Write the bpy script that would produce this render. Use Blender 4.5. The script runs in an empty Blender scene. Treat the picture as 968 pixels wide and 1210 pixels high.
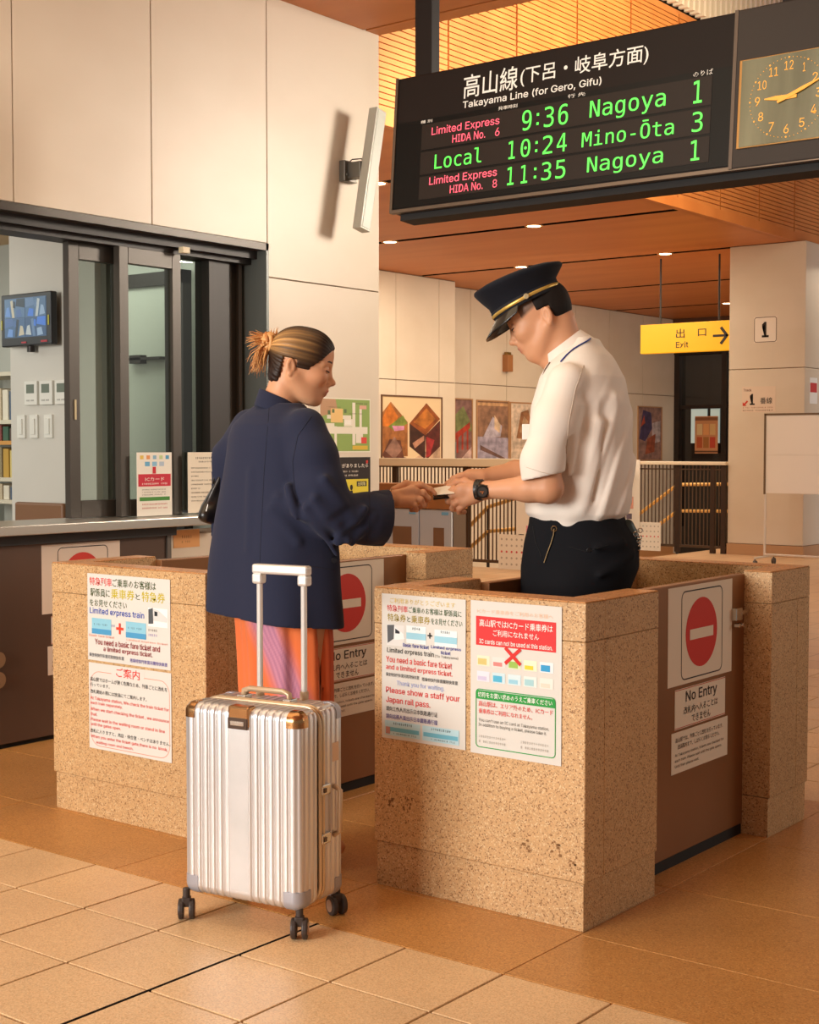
import bpy, bmesh, math, random
import numpy as np
from mathutils import Vector, Matrix
random.seed(7); np.random.seed(7)
R = math.radians
scene = bpy.context.scene
COL = scene.collection

# ------------------------------------------------------------------ camera
FPX = 1704.9; YAW = -0.658995; PIT = -0.044895; CAMH = 1.2746
cam_d = bpy.data.cameras.new('camera'); cam = bpy.data.objects.new('camera', cam_d); COL.objects.link(cam)
cam_d.sensor_fit = 'VERTICAL'; cam_d.sensor_height = 36.0; cam_d.sensor_width = 28.8
cam_d.lens = FPX * 36.0 / 1210.0; cam_d.clip_start = 0.05; cam_d.clip_end = 200
cam.location = (0, 0, CAMH); cam.rotation_euler = (math.pi/2 + PIT, 0, -YAW)
scene.camera = cam
vs = scene.view_settings
vs.view_transform = 'Standard'; vs.look = 'None'; vs.gamma = 1.0; vs.use_curve_mapping = False
vs.exposure = 0.12

# ------------------------------------------------------------------ light
world = bpy.data.worlds.new('world'); scene.world = world; world.use_nodes = True
bg = world.node_tree.nodes['Background']; bg.inputs[0].default_value = (1.0, 0.93, 0.84, 1); bg.inputs[1].default_value = 0.24

def area(name, loc, target, size, size_y, energy, color, spread=180):
    l = bpy.data.lights.new(name, 'AREA'); l.shape = 'RECTANGLE'; l.size = size; l.size_y = size_y
    l.energy = energy; l.color = color; l.spread = R(spread)
    o = bpy.data.objects.new(name, l); COL.objects.link(o); o.location = loc
    o.rotation_euler = (Vector(target) - Vector(loc)).to_track_quat('-Z', 'Y').to_euler()
    return o
# daylight through the entrance behind the camera, daylight from the open concourse side, warm lamps, and added fill lights
area('entrance_daylight', (-4.0, -4.4, 2.2), (-2.8, 4.0, 0.9), 3.4, 2.4, 560, (1.0, 0.97, 0.91))
area('concourse_daylight', (3.6, 9.0, 3.0), (-5.5, 6.0, 1.6), 3.0, 3.0, 80, (1.0, 0.92, 0.78))
area('fascia_fill', (-3.2, 11.0, 5.6), (-7.5, 10.5, 4.6), 2.0, 5.0, 270, (1.0, 0.78, 0.46), 120)  # added warm light aimed at the fascia, its source is invented
area('back_hall_lamps', (-9.6, 18.5, 3.55), (-9.8, 18.5, 0), 4.0, 8.0, 250, (1.0, 0.80, 0.55))
area('east_opening', (1.5, 19.0, 2.2), (-7.0, 15.0, 1.2), 3.0, 3.5, 170, (0.92, 0.95, 1.0))
area('wall_wash_fill', (-1.4, 8.6, 3.3), (-5.07, 5.2, 2.3), 0.9, 0.9, 36, (1.0, 0.88, 0.74), 75)  # added fill that brightens the left wall
area('gate_lamps', (-3.6, 2.4, 3.45), (-3.5, 2.5, 0), 2.2, 4.5, 50, (1.0, 0.79, 0.50))
area('stairwell_fill', (-10.0, 14.6, 3.5), (-10.2, 15.5, 0), 3.0, 1.6, 125, (1.0, 0.86, 0.68))  # fill light added to brighten the dark stairwell
area('mid_hall_fill', (-5.6, 8.6, 3.45), (-9.2, 12.8, 0.5), 1.5, 1.5, 60, (1.0, 0.90, 0.76))  # added frontal light for the railing sheets and the bins
area('office_rear_fill', (-6.6, 5.45, 2.55), (-6.6, 5.45, 0.0), 1.2, 0.6, 16, (0.97, 1.0, 0.92))  # extra light added for the dark room behind the partition
area('office_lamps', (-7.4, 4.2, 2.55), (-6.4, 5.0, 0.0), 1.6, 2.6, 26, (0.97, 1.0, 0.92))

# ------------------------------------------------------------------ helpers
def tag(o, label=None, cat=None, group=None, kind=None):
    if label: o['label'] = label
    if cat: o['category'] = cat
    if group: o['group'] = group
    if kind: o['kind'] = kind
    return o
def empty(name, loc=(0, 0, 0), rz=0, label=None, cat=None, group=None, kind=None, parent=None):
    o = bpy.data.objects.new(name, None); COL.objects.link(o); o.location = loc; o.rotation_euler = (0, 0, rz)
    o.empty_display_size = 0.05
    if parent: o.parent = parent
    return tag(o, label, cat, group, kind)
def nid(n): return n
MATS = {}
def srgb(c):
    if isinstance(c, str):
        c = [int(c[i:i+2], 16)/255 for i in (0, 2, 4)]
    return tuple(((x/12.92) if x <= 0.04045 else ((x+0.055)/1.055)**2.4) for x in c) + (1,)
def mat(name, col='808080', rough=0.5, metal=0.0, spec=0.5, emit=None, es=0.0, bump=None, mottle=None, trans=0.0, coat=0.0, alpha=1.0, sheen=0.0):
    """bump=(scale, strength, stretch)   mottle=(scale, second colour, amount, stretch)"""
    if name in MATS: return MATS[name]
    m = bpy.data.materials.new(name); m.use_nodes = True; nt = m.node_tree; N = nt.nodes; L = nt.links
    b = N['Principled BSDF']; c = srgb(col)
    b.inputs['Base Color'].default_value = c; b.inputs['Roughness'].default_value = rough; b.inputs['Metallic'].default_value = metal
    b.inputs['Specular IOR Level'].default_value = spec; b.inputs['Transmission Weight'].default_value = trans
    b.inputs['Coat Weight'].default_value = coat; b.inputs['Alpha'].default_value = alpha
    if sheen: b.inputs['Sheen Weight'].default_value = sheen
    if emit: b.inputs['Emission Color'].default_value = srgb(emit); b.inputs['Emission Strength'].default_value = es
    tc = N.new('ShaderNodeTexCoord')
    def noise(scale, stretch, detail=4):
        mp = N.new('ShaderNodeMapping'); mp.inputs['Scale'].default_value = stretch
        L.new(tc.outputs['Object'], mp.inputs[0])
        n = N.new('ShaderNodeTexNoise'); n.inputs['Scale'].default_value = scale; n.inputs['Detail'].default_value = detail
        L.new(mp.outputs[0], n.inputs['Vector']); return n
    if mottle:
        sc, c2, amt, st = mottle
        n = noise(sc, st); r = N.new('ShaderNodeValToRGB'); r.color_ramp.elements[0].position = 0.35; r.color_ramp.elements[1].position = 0.65
        r.color_ramp.elements[0].color = (0, 0, 0, 1); r.color_ramp.elements[1].color = (amt, amt, amt, 1)
        L.new(n.outputs['Fac'], r.inputs[0])
        mx = N.new('ShaderNodeMix'); mx.data_type = 'RGBA'; mx.inputs[6].default_value = c; mx.inputs[7].default_value = srgb(c2)
        L.new(r.outputs[0], mx.inputs[0]); L.new(mx.outputs[2], b.inputs['Base Color'])
    if bump:
        sc, stg, st = bump
        n = noise(sc, st, 3); bp = N.new('ShaderNodeBump'); bp.inputs['Strength'].default_value = stg; bp.inputs['Distance'].default_value = 0.004
        L.new(n.outputs['Fac'], bp.inputs['Height']); L.new(bp.outputs[0], b.inputs['Normal'])
    MATS[name] = m; return m

def granite(name, base, dark, light, sc=170, rough=0.45, rnd=0.0, stain=0.0):
    m = bpy.data.materials.new(name); m.use_nodes = True; nt = m.node_tree; N = nt.nodes; L = nt.links
    b = N['Principled BSDF']; b.inputs['Roughness'].default_value = rough
    g = N.new('ShaderNodeNewGeometry')
    v = N.new('ShaderNodeTexVoronoi'); v.inputs['Scale'].default_value = sc; L.new(g.outputs['Position'], v.inputs['Vector'])
    sep = N.new('ShaderNodeSeparateColor'); L.new(v.outputs['Color'], sep.inputs[0])
    r = N.new('ShaderNodeValToRGB'); r.color_ramp.interpolation = 'CONSTANT'
    e = r.color_ramp.elements; e[0].position = 0; e[0].color = srgb(dark); e[1].position = 0.11; e[1].color = srgb(base)
    x = e.new(0.5); x.color = tuple(a*0.88 for a in srgb(base)[:3]) + (1,); y = e.new(0.70); y.color = tuple(min(1, a*1.08) for a in srgb(base)[:3]) + (1,); z = e.new(0.9); z.color = srgb(light)
    L.new(sep.outputs[0], r.inputs[0])
    n = N.new('ShaderNodeTexNoise'); n.inputs['Scale'].default_value = 2.2; n.inputs['Detail'].default_value = 5; L.new(g.outputs['Position'], n.inputs['Vector'])
    oi = N.new('ShaderNodeObjectInfo')
    ad = N.new('ShaderNodeMath'); ad.operation = 'MULTIPLY_ADD'; ad.inputs[1].default_value = rnd; L.new(oi.outputs['Random'], ad.inputs[0])
    mr = N.new('ShaderNodeMapRange'); mr.inputs[1].default_value = 0.3; mr.inputs[2].default_value = 0.7; mr.inputs[3].default_value = 0.90; mr.inputs[4].default_value = 1.06
    L.new(n.outputs['Fac'], mr.inputs[0]); L.new(mr.outputs[0], ad.inputs[2])
    mx = N.new('ShaderNodeMix'); mx.data_type = 'RGBA'; mx.blend_type = 'MULTIPLY'; mx.inputs[0].default_value = 1
    cc = N.new('ShaderNodeCombineColor'); [L.new(ad.outputs[0], cc.inputs[i]) for i in range(3)]
    L.new(r.outputs[0], mx.inputs[6]); L.new(cc.outputs[0], mx.inputs[7])
    L.new(mx.outputs[2], b.inputs['Base Color'])
    MATS[name] = m; return m

class MB:
    """collects shapes and links them as ONE mesh object"""
    def __init__(s): s.v = []; s.f = []; s.mi = []; s.m = 0
    def add(s, vs_, fs_):
        k = len(s.v); s.v += [tuple(map(float, p)) for p in vs_]; s.f += [tuple(i + k for i in q) for q in fs_]; s.mi += [s.m]*len(fs_); return s
    def addz(s, pts, d, fs_): return s.add([(x, d, y) for x, y in pts], fs_)
    def box(s, lo, hi):
        (a, b, c), (d, e, f) = lo, hi
        if a > d: a, d = d, a
        if b > e: b, e = e, b
        if c > f: c, f = f, c
        return s.add([(a,b,c),(d,b,c),(d,e,c),(a,e,c),(a,b,f),(d,b,f),(d,e,f),(a,e,f)],
                     [(0,3,2,1),(4,5,6,7),(0,1,5,4),(1,2,6,5),(2,3,7,6),(3,0,4,7)])
    def prism(s, pts, axis, a, b):
        """extrude polygon pts (2-D) along axis index from a to b"""
        n = len(pts)
        def P(p, t):
            return {0: (t, p[0], p[1]), 1: (p[0], t, p[1]), 2: (p[0], p[1], t)}[axis]
        vs_ = [P(p, a) for p in pts] + [P(p, b) for p in pts]
        fs_ = [tuple(range(n))[::-1], tuple(range(n, 2*n))] + [(i, (i+1) % n, (i+1) % n + n, i + n) for i in range(n)]
        return s.add(vs_, fs_)
    def cyl(s, p, q, r, r2=None, n=16, caps=True):
        p = Vector(p); q = Vector(q); d = (q - p).normalized(); u = d.orthogonal().normalized(); w = d.cross(u); r2 = r if r2 is None else r2
        vs_ = []
        for (c, rr) in ((p, r), (q, r2)):
            for i in range(n):
                t = 2*math.pi*i/n; vs_.append(c + (u*math.cos(t) + w*math.sin(t))*rr)
        fs_ = [(i, (i+1) % n, (i+1) % n + n, i + n) for i in range(n)]
        if caps: fs_ += [tuple(range(n))[::-1], tuple(range(n, 2*n))]
        return s.add(vs_, fs_)
    def tube(s, pts, r, n=10, closed=False, flat=1.0):
        pts = [Vector(p) for p in pts]; m = len(pts); rs = r if isinstance(r, (list, tuple, np.ndarray)) else [r]*m
        vs_ = []; prev = None
        for i, p in enumerate(pts):
            a = pts[(i-1) % m] if (closed or i > 0) else p; b = pts[(i+1) % m] if (closed or i < m-1) else p
            d = (b - a).normalized()
            if prev is None: u = d.orthogonal().normalized()
            else:
                u = prev - d*prev.dot(d); u = u.normalized() if u.length > 1e-6 else d.orthogonal().normalized()
            prev = u; w = d.cross(u)
            for k in range(n):
                t = 2*math.pi*k/n; vs_.append(p + (u*math.cos(t) + w*math.sin(t)*flat)*rs[i])
        fs_ = []
        for i in range(m if closed else m-1):
            j = (i+1) % m
            for k in range(n): fs_.append((i*n+k, i*n+(k+1) % n, j*n+(k+1) % n, j*n+k))
        if not closed: fs_ += [tuple(range(n))[::-1], tuple(range((m-1)*n, m*n))]
        return s.add(vs_, fs_)
    def build(s, name, mt, parent=None, bevel=0, smooth=False, loc=(0, 0, 0), seg=2):
        me = bpy.data.meshes.new(name); me.from_pydata(s.v, [], s.f)
        for m_ in (mt if isinstance(mt, (list, tuple)) else [mt]): me.materials.append(m_)
        if any(s.mi): me.polygons.foreach_set('material_index', s.mi)
        bm = bmesh.new(); bm.from_mesh(me); bmesh.ops.recalc_face_normals(bm, faces=bm.faces)
        if bevel:
            ed = [e for e in bm.edges if len(e.link_faces) == 2 and e.calc_face_angle(0) > 0.6]
            bmesh.ops.bevel(bm, geom=ed, offset=bevel, segments=seg, profile=0.5, affect='EDGES', clamp_overlap=True)
        bm.to_mesh(me); bm.free()
        if smooth: me.shade_smooth()
        o = bpy.data.objects.new(name, me); COL.objects.link(o); o.location = loc
        if parent: o.parent = parent
        return o
def copy_tree(o, parent=None):
    c = o.copy(); COL.objects.link(c)
    if parent: c.parent = parent
    for ch in o.children: copy_tree(ch, c)
    return c

# ------------------------------------------------------------------ lettering (flat print, real glyph outlines)
FONTS = {}
import os
for _k, _f in (('sans', 'Inter.woff2'), ('mono', 'DejaVuSansMono.woff2')):   # faces that ship with Blender; the built-in face is used when absent
    try:
        _p = os.path.join(bpy.utils.resource_path('LOCAL'), 'datafiles', 'fonts', _f)
        if os.path.exists(_p): FONTS[_k] = bpy.data.fonts.load(_p)
    except Exception: pass
def text_mesh(body, width, height, x, y, bold=0.0, spacing=1.0, res=1, align='L', font='sans'):
    """glyph mesh whose box is exactly width x height (either may be None); returns verts, faces with lower-left at x, y"""
    if any(ord(ch) > 0x2e00 for ch in body): bold = min(bold, 0.006)
    else: bold = min(bold, 0.009) if font == 'sans' else 0.0
    c = bpy.data.curves.new('t', 'FONT'); c.body = body
    if font in FONTS and not any(ord(ch) > 0x2e00 for ch in body): c.font = FONTS[font]
    c.body = body; c.size = 1.0; c.resolution_u = res; c.offset = bold; c.space_character = spacing; c.fill_mode = 'FRONT' if hasattr(c, 'fill_mode') else c.fill_mode
    o = bpy.data.objects.new('t', c); COL.objects.link(o)
    me = bpy.data.meshes.new_from_object(o)
    v = np.empty(len(me.vertices)*3, 'f'); me.vertices.foreach_get('co', v); v = v.reshape(-1, 3)
    f = [tuple(p.vertices) for p in me.polygons]
    bpy.data.objects.remove(o); bpy.data.curves.remove(c); bpy.data.meshes.remove(me)
    if len(v) == 0: return [], []
    lo = v.min(0); hi = v.max(0); w = hi[0]-lo[0]; h = hi[1]-lo[1]
    sx = (width/w) if width else height/h; sy = (height/h) if height else sx
    return [((p[0]-lo[0])*sx + x, (p[1]-lo[1])*sy + y) for p in v], f

class Sheet:
    """a flat printed sheet; local x right, y up, facing -Y(world) before rotation; coloured print lies on it"""
    def __init__(s, name, w, h, loc, rz, label, cat='sign', paper='F1ECE2', th=0.0012, group=None, tilt=0.0, rough=0.6, bend=0.0):
        s.root = empty(name, loc, rz, label, cat, group); s.w = w; s.h = h; s.layers = {}; s.lv = {}
        s.root.rotation_euler = (tilt, 0, rz)
        mb = MB(); mb.box((0, 0, 0), (w, th, h)); mb.build('sheet', mat('paper_'+paper, paper, rough, spec=0.3), s.root)
        s.k = 0
    def rect(s, x0, y0, x1, y1, col, z=1):
        s.poly([(x0, y0), (x1, y0), (x1, y1), (x0, y1)], col, z); return s
    def lay(s, col, z): return s.layers.setdefault((col, z), MB())
    def dep(s, col, z):
        s.k += 1; return -0.0004*z - 0.000003*s.k - 0.00003*list(s.layers).index((col, z))
    def poly(s, pts, col, z=1):
        s.lay(col, z).addz(pts, s.dep(col, z), [tuple(range(len(pts)))]); return s
    def ell(s, cx, cy, rx, ry, col, z=1, n=32):
        return s.poly([(cx + rx*math.cos(2*math.pi*i/n), cy + ry*math.sin(2*math.pi*i/n)) for i in range(n)], col, z)
    def ring(s, x0, y0, x1, y1, r, t, col, z=1):
        def rr(x0, y0, x1, y1, r):
            o = []
            for cx, cy, a in ((x1-r, y1-r, 0), (x0+r, y1-r, 90), (x0+r, y0+r, 180), (x1-r, y0+r, 270)):
                for k in range(6): t_ = R(a + 18*k); o.append((cx + r*math.cos(t_), cy + r*math.sin(t_)))
            return o
        a = rr(x0, y0, x1, y1, r); b = rr(x0+t, y0+t, x1-t, y1-t, max(r-t, 1e-4)); n = len(a)
        s.lay(col, z).addz(a + b, s.dep(col, z), [(i, (i+1) % n, (i+1) % n + n, i + n) for i in range(n)]); return s
    def text(s, body, x, y, w, h, col, z=2, bold=0.012, spacing=1.0):
        v, f = text_mesh(body, w, h, x, y, bold, spacing)
        if v: s.lay(col, z).addz(v, s.dep(col, z), f)
        return s
    def darker(s, c): return ''.join('%02X' % int(int(c[i:i+2], 16)*0.62) for i in (0, 2, 4))
    def done(s, rough=0.6, names=None):
        for (col, z), mb in s.layers.items():
            me_name = 'lettering' if z >= 2 else 'printed_area'
            mb.build(me_name, mat('ink_'+col, col, rough, spec=0.3) if not s.root.name.startswith('framed') else mat('print_'+col, col, rough, spec=0.3, mottle=(7, s.darker(col), 0.75, (1, 1, 1.3))), s.root)
        return s.root
# ================================================================== SETTING
M_plaster = mat('wall_panel_cream', 'DACBB6', 0.42, bump=(3, 0.05, (1,1,1)), mottle=(1.1, 'CFBDA4', 0.6, (1,1,1.6)))
M_joint = mat('joint_dark', '8A6E54', 0.8)
M_ceil = mat('ceiling_wood', 'CB7F42', 0.5, mottle=(1.2, 'BE7136', 0.7, (0.4, 3, 1)), bump=(30, 0.1, (0.2, 4, 1)))
M_slot = mat('ceiling_slot', '140D09', 0.9, spec=0.1)
M_tile = granite('floor_tile_beige', 'DFBC8E', 'D0A878', 'E8CAA0', 300, 0.36, 0.07)
M_slab = granite('floor_slab_tan', 'C08A4C', 'A87238', 'CE9C60', 280, 0.38, 0.08)
M_sub = mat('floor_joint', '5A3C26', 0.8)
M_granite = granite('booth_granite', 'C7A070', '8E6840', 'D8BC90', 290, 0.5, 0.05)
M_granite_edge = granite('booth_granite_cap', 'C98F5A', '8F5E34', 'DDAE7C', 220, 0.35)
M_steelframe = mat('window_frame_steel', '474039', 0.42, 0.35)
M_frame_dark = mat('window_frame_dark', '2C2521', 0.5, 0.2)
M_frame_lite = mat('window_frame_lite', '6A625B', 0.38, 0.5)

# ---- floor: joints below, tiles and slabs as pieces
S = 0.3; TX0 = -3.72702; TY0 = 2.8617
floor = empty('floor', kind='structure')
MB().box((-12.2, -1.0, -0.08), (2.2, 12.6, -0.008)).box((-8.0, 12.6, -0.08), (2.2, 16.95, -0.008)).build('floor_base', M_sub, floor)
fl_edge = TY0 + 7*S   # light tiles start again behind the booths
tile_me = None
def piece(name, x0, y0, x1, y1, mt, gap=0.0036, z=0.0):
    mb = MB(); mb.box((-(x1-x0)/2 + gap, -(y1-y0)/2 + gap, -0.012), ((x1-x0)/2 - gap, (y1-y0)/2 - gap, 0))
    return mb.build(name, mt, floor, bevel=0.0012, seg=1, loc=((x0+x1)/2, (y0+y1)/2, z))
proto = piece('floor_tile', 0, 0, S, S, M_tile); first = True
rnd = random.Random(3)
def put_tile(cx, cy):
    global first
    if first: o = proto; first = False
    else: o = proto.copy(); COL.objects.link(o)
    o.location = (cx, cy, rnd.uniform(-0.0004, 0.0004))
def vis(x, y, marg=260):
    d = Vector((x, y, 0)) - Vector((0, 0, CAMH)); f_ = Vector((math.cos(PIT)*math.sin(YAW), math.cos(PIT)*math.cos(YAW), math.sin(PIT)))
    r_ = Vector((math.cos(YAW), -math.sin(YAW), 0)); u_ = r_.cross(f_); z = d.dot(f_)
    if z < 0.5: return False
    px = 484 + FPX*d.dot(r_)/z; py = 605 - FPX*d.dot(u_)/z
    return -marg < px < 968+marg and py < 1210+marg*1.5
for i in range(-8, 14):
    for j in range(1, 8):
        cx = TX0 + S*(i+0.5); cy = TY0 - S*(j-0.5)
        if cx > -5.05 and vis(cx, cy): put_tile(cx, cy)
MB().box((-2.527-0.004, -1.0, -0.004), (-2.527+0.004, TY0, 0.0007)).build('expansion_joint', M_slot, floor)
# beige tiles beyond the booths (seen through the gaps and at the right edge)
for i in range(-6, 12):
    for j in range(0, 10):
        cx = TX0 + S*(i+0.5); cy = fl_edge + S*(j+0.5)
        if cx > -5.0 and vis(cx, cy, 90): put_tile(cx, cy)
# near apron outside the frame and the far concourse: one sheet each, the joints are only material there
def grid_floor(name, x0, y0, x1, y1):
    if 'far_floor' in MATS:
        MB().box((x0, y0, -0.01), (x1, y1, -0.0005)).build(name, MATS['far_floor'], floor); return
    m = MATS['far_floor'] = bpy.data.materials.new('floor_far_tiles'); m.use_nodes = True; N = m.node_tree.nodes; L = m.node_tree.links
    b = N['Principled BSDF']; b.inputs['Roughness'].default_value = 0.36
    g = N.new('ShaderNodeNewGeometry'); mp = N.new('ShaderNodeMapping'); mp.inputs['Location'].default_value = (-TX0, -TY0, 0); L.new(g.outputs['Position'], mp.inputs[0])
    br = N.new('ShaderNodeTexBrick'); br.offset = 0; br.inputs['Scale'].default_value = 1; br.inputs['Brick Width'].default_value = S; br.inputs['Row Height'].default_value = S
    br.inputs['Mortar Size'].default_value = 0.0035; br.inputs['Color1'].default_value = srgb('D9B48C'); br.inputs['Color2'].default_value = srgb('D2AA80'); br.inputs['Mortar'].default_value = srgb('9A7350')
    L.new(mp.outputs[0], br.inputs['Vector']); L.new(br.outputs['Color'], b.inputs['Base Color'])
    MB().box((x0, y0, -0.01), (x1, y1, -0.0005)).build(name, m, floor)
grid_floor('far_tiles', -12.2, fl_edge + 10*S, 2.2, 12.6)
grid_floor('far_tiles', -8.0, 12.6, 2.2, 16.95)
grid_floor('near_tiles', -5.07, -1.0, 2.2, TY0 - 7*S)
# tan slabs under and around the booths
xs = [-5.07, -4.247, -3.347, -2.637, -1.927, -0.427, 2.2]
ys = [TY0, 3.215, 3.725, 4.33, fl_edge]
for a, b in zip(xs[:-1], xs[1:]):
    for c, d in zip(ys[:-1], ys[1:]):
        piece('floor_slab', a, c, b, d, M_slab, gap=0.0012)
# yellow tactile strip beyond the booths
M_tact = mat('tactile_yellow', 'E0A63C', 0.5)
tp = None
for k in range(8):
    cx = -2.2 + 0.3*k
    if tp is None:
        mb = MB(); mb.box((-0.148, -0.148, 0), (0.148, 0.148, 0.003))
        for q in range(4): mb.box((-0.13, -0.115 + q*0.07, 0.003), (0.13, -0.09 + q*0.07, 0.008))
        tp = mb.build('tactile_tile', M_tact, floor, loc=(cx, 7.4, 0.0006))
    else:
        o = tp.copy(); COL.objects.link(o); o.location = (cx, 7.4, 0.0006)

# ---- left wall with the office window
WX = -5.07; WY1 = 6.27; OPY = 5.371; OZ1 = 2.303
wl = empty('wall_left', kind='structure')
MB().box((WX-0.30, 1.0, OZ1+0.03), (WX-0.02, WY1, 3.6)).box((WX-0.30, OPY, -0.02), (WX-0.02, WY1, OZ1+0.04)).box((WX-0.30, 4.66, -0.02), (WX-0.02, OPY+.01, 0.86)).build('wall_core', M_joint, wl)
def wpanel(y0, y1, z0, z1):
    MB().box((WX-0.025, y0+0.0025, z0+0.0025), (WX, y1-0.0025, z1-0.0025)).build('wall_panel', M_plaster, wl, bevel=0.002, seg=1)
for a, b in ((1.5, 2.28), (2.28, 3.052), (3.052, 3.825), (3.825, 4.598), (4.598, 5.371)): wpanel(a, b, OZ1, 3.6)
wpanel(5.371, WY1, 2.135, 3.6); wpanel(5.371, WY1, 0.05, 2.135)
wpanel(4.665, 5.371, 0.05, 0.86)
MB().box((WX-0.30, WY1-0.005, 0), (WX-0.001, WY1, 3.6)).build('end_panel', M_plaster, wl)
# wall turning left behind the office
MB().box((-12.2, WY1-0.25, -0.02), (WX-0.3, WY1-0.001, 3.7)).build('wall_office_back', M_plaster, tag(empty('wall_corridor'), kind='structure'))

# ---- ceilings
ce = empty('ceiling', kind='structure')
mb = MB().box((-9, -4, 3.60), (4, 6.27, 3.75)).build('ceiling_core', M_slot, ce)
yb = [-4, -2.8, -1.0, 0.8, 2.6, 4.4, 6.145, 6.27]
for a, b in zip(yb[:-1], yb[1:]):
    MB().box((-5.069, a+0.012, 3.541), (4, b-0.012 if b < 6.2 else b, 3.60)).build('ceiling_panel', M_ceil, ce)
lc = empty('ceiling_concourse', kind='structure')
zc = 3.638
MB().box((-14, 6.0, zc+0.04), (-6.76, 24.6, zc+0.2)).box((-6.76, 18.4, zc+0.04), (-5.9, 24.6, zc+0.2)).build('ceiling_core', M_slot, lc)
yb = [4.2, 7.17, 10.14, 13.1, 15.96, 18.95, 22.05, 25.0]
for a, b in zip(yb[:-1], yb[1:]):
    MB().box((-13, max(a, 6.28)+0.06, zc), (-6.77, min(b, 24.6)-0.06, zc+0.05)).build('ceiling_panel', M_ceil, lc)
    if b < 24: MB().box((-13, b+0.046, zc+0.001), (-6.77, b+0.0605, zc+0.05)).build('slot_shade_strip', M_slot, lc)  # dark strip added over the lit panel edge, slot shade put into colour
M_lens = mat('downlight_glow', 'FFE9C8', 0.4, emit='FFDDA8', es=14)
M_trimring = mat('downlight_ring', 'D9A066', 0.4)
for k, (x, y) in enumerate([(-10.43, 13.1), (-8.464, 13.1), (-8.404, 15.96), (-10.505, 15.96), (-10.473, 22.05), (-8.22, 10.14), (-8.45, 22.05)]):
    t = empty('downlight', (x, y, zc), label=['round downlight right beside the cream wall corner, level with the board bottom', 'round downlight in the ceiling slot right under the departure board',
        'round downlight in the ceiling slot just left of the big pillar', 'round downlight in the ceiling slot above the cap of the attendant', 'farthest round downlight, above the yellow exit sign', 'round downlight glowing just left of the departure board edge', 'round downlight hidden beyond the pillar top'][k], cat='ceiling light', group='downlights in the orange ceiling')
    mb = MB(); n = 24
    for r0, r1, z0, z1 in ((0.075, 0.10, 0.0, -0.006),):
        vv = [(r*math.cos(2*math.pi*i/n), r*math.sin(2*math.pi*i/n), z) for r, z in ((r0, 0.0), (r0, z1), (r1, z1), (r1, 0.0)) for i in range(n)]
        ff = [(q*n+i, q*n+(i+1) % n, ((q+1) % 4)*n+(i+1) % n, ((q+1) % 4)*n+i) for q in range(4) for i in range(n)]
        mb.add(vv, ff)
    mb.build('trim_ring', M_trimring, t)
    MB().cyl((0, 0, -0.001), (0, 0, -0.004), 0.075, n=24).build('lens', M_lens, t)
    l = bpy.data.lights.new('downlight_beam', 'SPOT'); l.energy = 42; l.color = (1, 0.76, 0.48); l.spot_size = R(110); l.spot_blend = 0.7; l.shadow_soft_size = 0.07
    lo = bpy.data.objects.new('downlight_beam', l); COL.objects.link(lo); lo.parent = t; lo.location = (0, 0, -0.03)

# ---- slatted timber fascia above the lower ceiling (runs along the atrium)
M_fascia = mat('fascia_timber', 'D08A4C', 0.5, mottle=(2.5, 'C0763C', 0.8, (1, 1, 1)))
fa = empty('wall_fascia', kind='structure')
MB().box((-6.9, 6.0, zc+0.02), (-6.76, 18.2, 7.6)).build('fascia_core', M_slot, fa)
MB().box((-6.78, 6.0, zc-0.0), (-6.70, 18.2, zc+0.10)).build('fascia_edge', M_ceil, fa)
y = 6.3; slat_me = None
PW = 0.96
FT_ = 5.58
def fascia_panel_mesh():
    mb = MB(); z = zc + 0.11
    while z < FT_-0.04:
        mb.box((0, 0.012, z), (0.028, PW-0.012, z+0.036)); z += 0.045
    mb.box((-0.02, 0.0, zc+0.105), (0.006, PW-0.004, FT_)); return mb
fp = fascia_panel_mesh().build('fascia_panel', M_fascia, fa, loc=(-6.755, y, 0))
while y + PW < 17.4:
    y += PW; o = fp.copy(); COL.objects.link(o); o.location = (-6.755, y, 0)
lvs = MB().box((0, 0, FT_+0.02), (0.10, 0.045, 7.5)).build('louvre', mat('louvre_white', 'EFE6D8', 0.5), fa, loc=(-6.755, 11.5, 0))
for k in range(1, 48): o = lvs.copy(); COL.objects.link(o); o.location = (-6.755, 11.5 + 0.12*k, 0)
# atrium far end and roof, above the right-hand pillar
ar = empty('wall_atrium', kind='structure')
MB().box((-6.76, 18.2, 3.75), (2.5, 18.4, 7.7)).build('atrium_end', M_fascia, ar)
MB().box((-7, 6.0, 7.5), (3, 18.4, 7.7)).build('atrium_roof', M_ceil, tag(empty('ceiling_atrium'), kind='structure'))

# ---- poster wall, far wall, stairwell
wb = empty('wall_back', kind='structure')
MB().box((-12.5, 6.0, -3), (-12.17, 16.751, 3.7)).box((-12.9, 16.7, -3), (-12.57, 24.8, 3.7)).build('wall_core', M_joint, wb)
def bpanel(x, y0, y1, z0, z1):
    MB().box((x-0.025, y0+0.006, z0+0.006), (x, y1-0.006, z1-0.006)).build('wall_panel', M_plaster, wb)
for y0, y1 in ((13.4, 14.4), (14.4, 15.388), (15.388, 16.368), (16.368, 16.745)):
    bpanel(-12.15, y0, y1, 2.19, 3.63); bpanel(-12.15, y0, y1, -1, 2.19)
MB().box((-12.56, 16.74, -1), (-12.15, 16.751, 3.63)).build('wall_panel', M_plaster, wb)
for y0, y1 in ((16.76, 17.692), (17.692, 18.665), (18.665, 19.66), (19.66, 20.7), (20.7, 21.816), (21.816, 23.017), (23.017, 24.33)):
    bpanel(-12.55, y0, y1, 2.22, 3.63); bpanel(-12.55, y0, y1, -1, 2.22)
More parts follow.
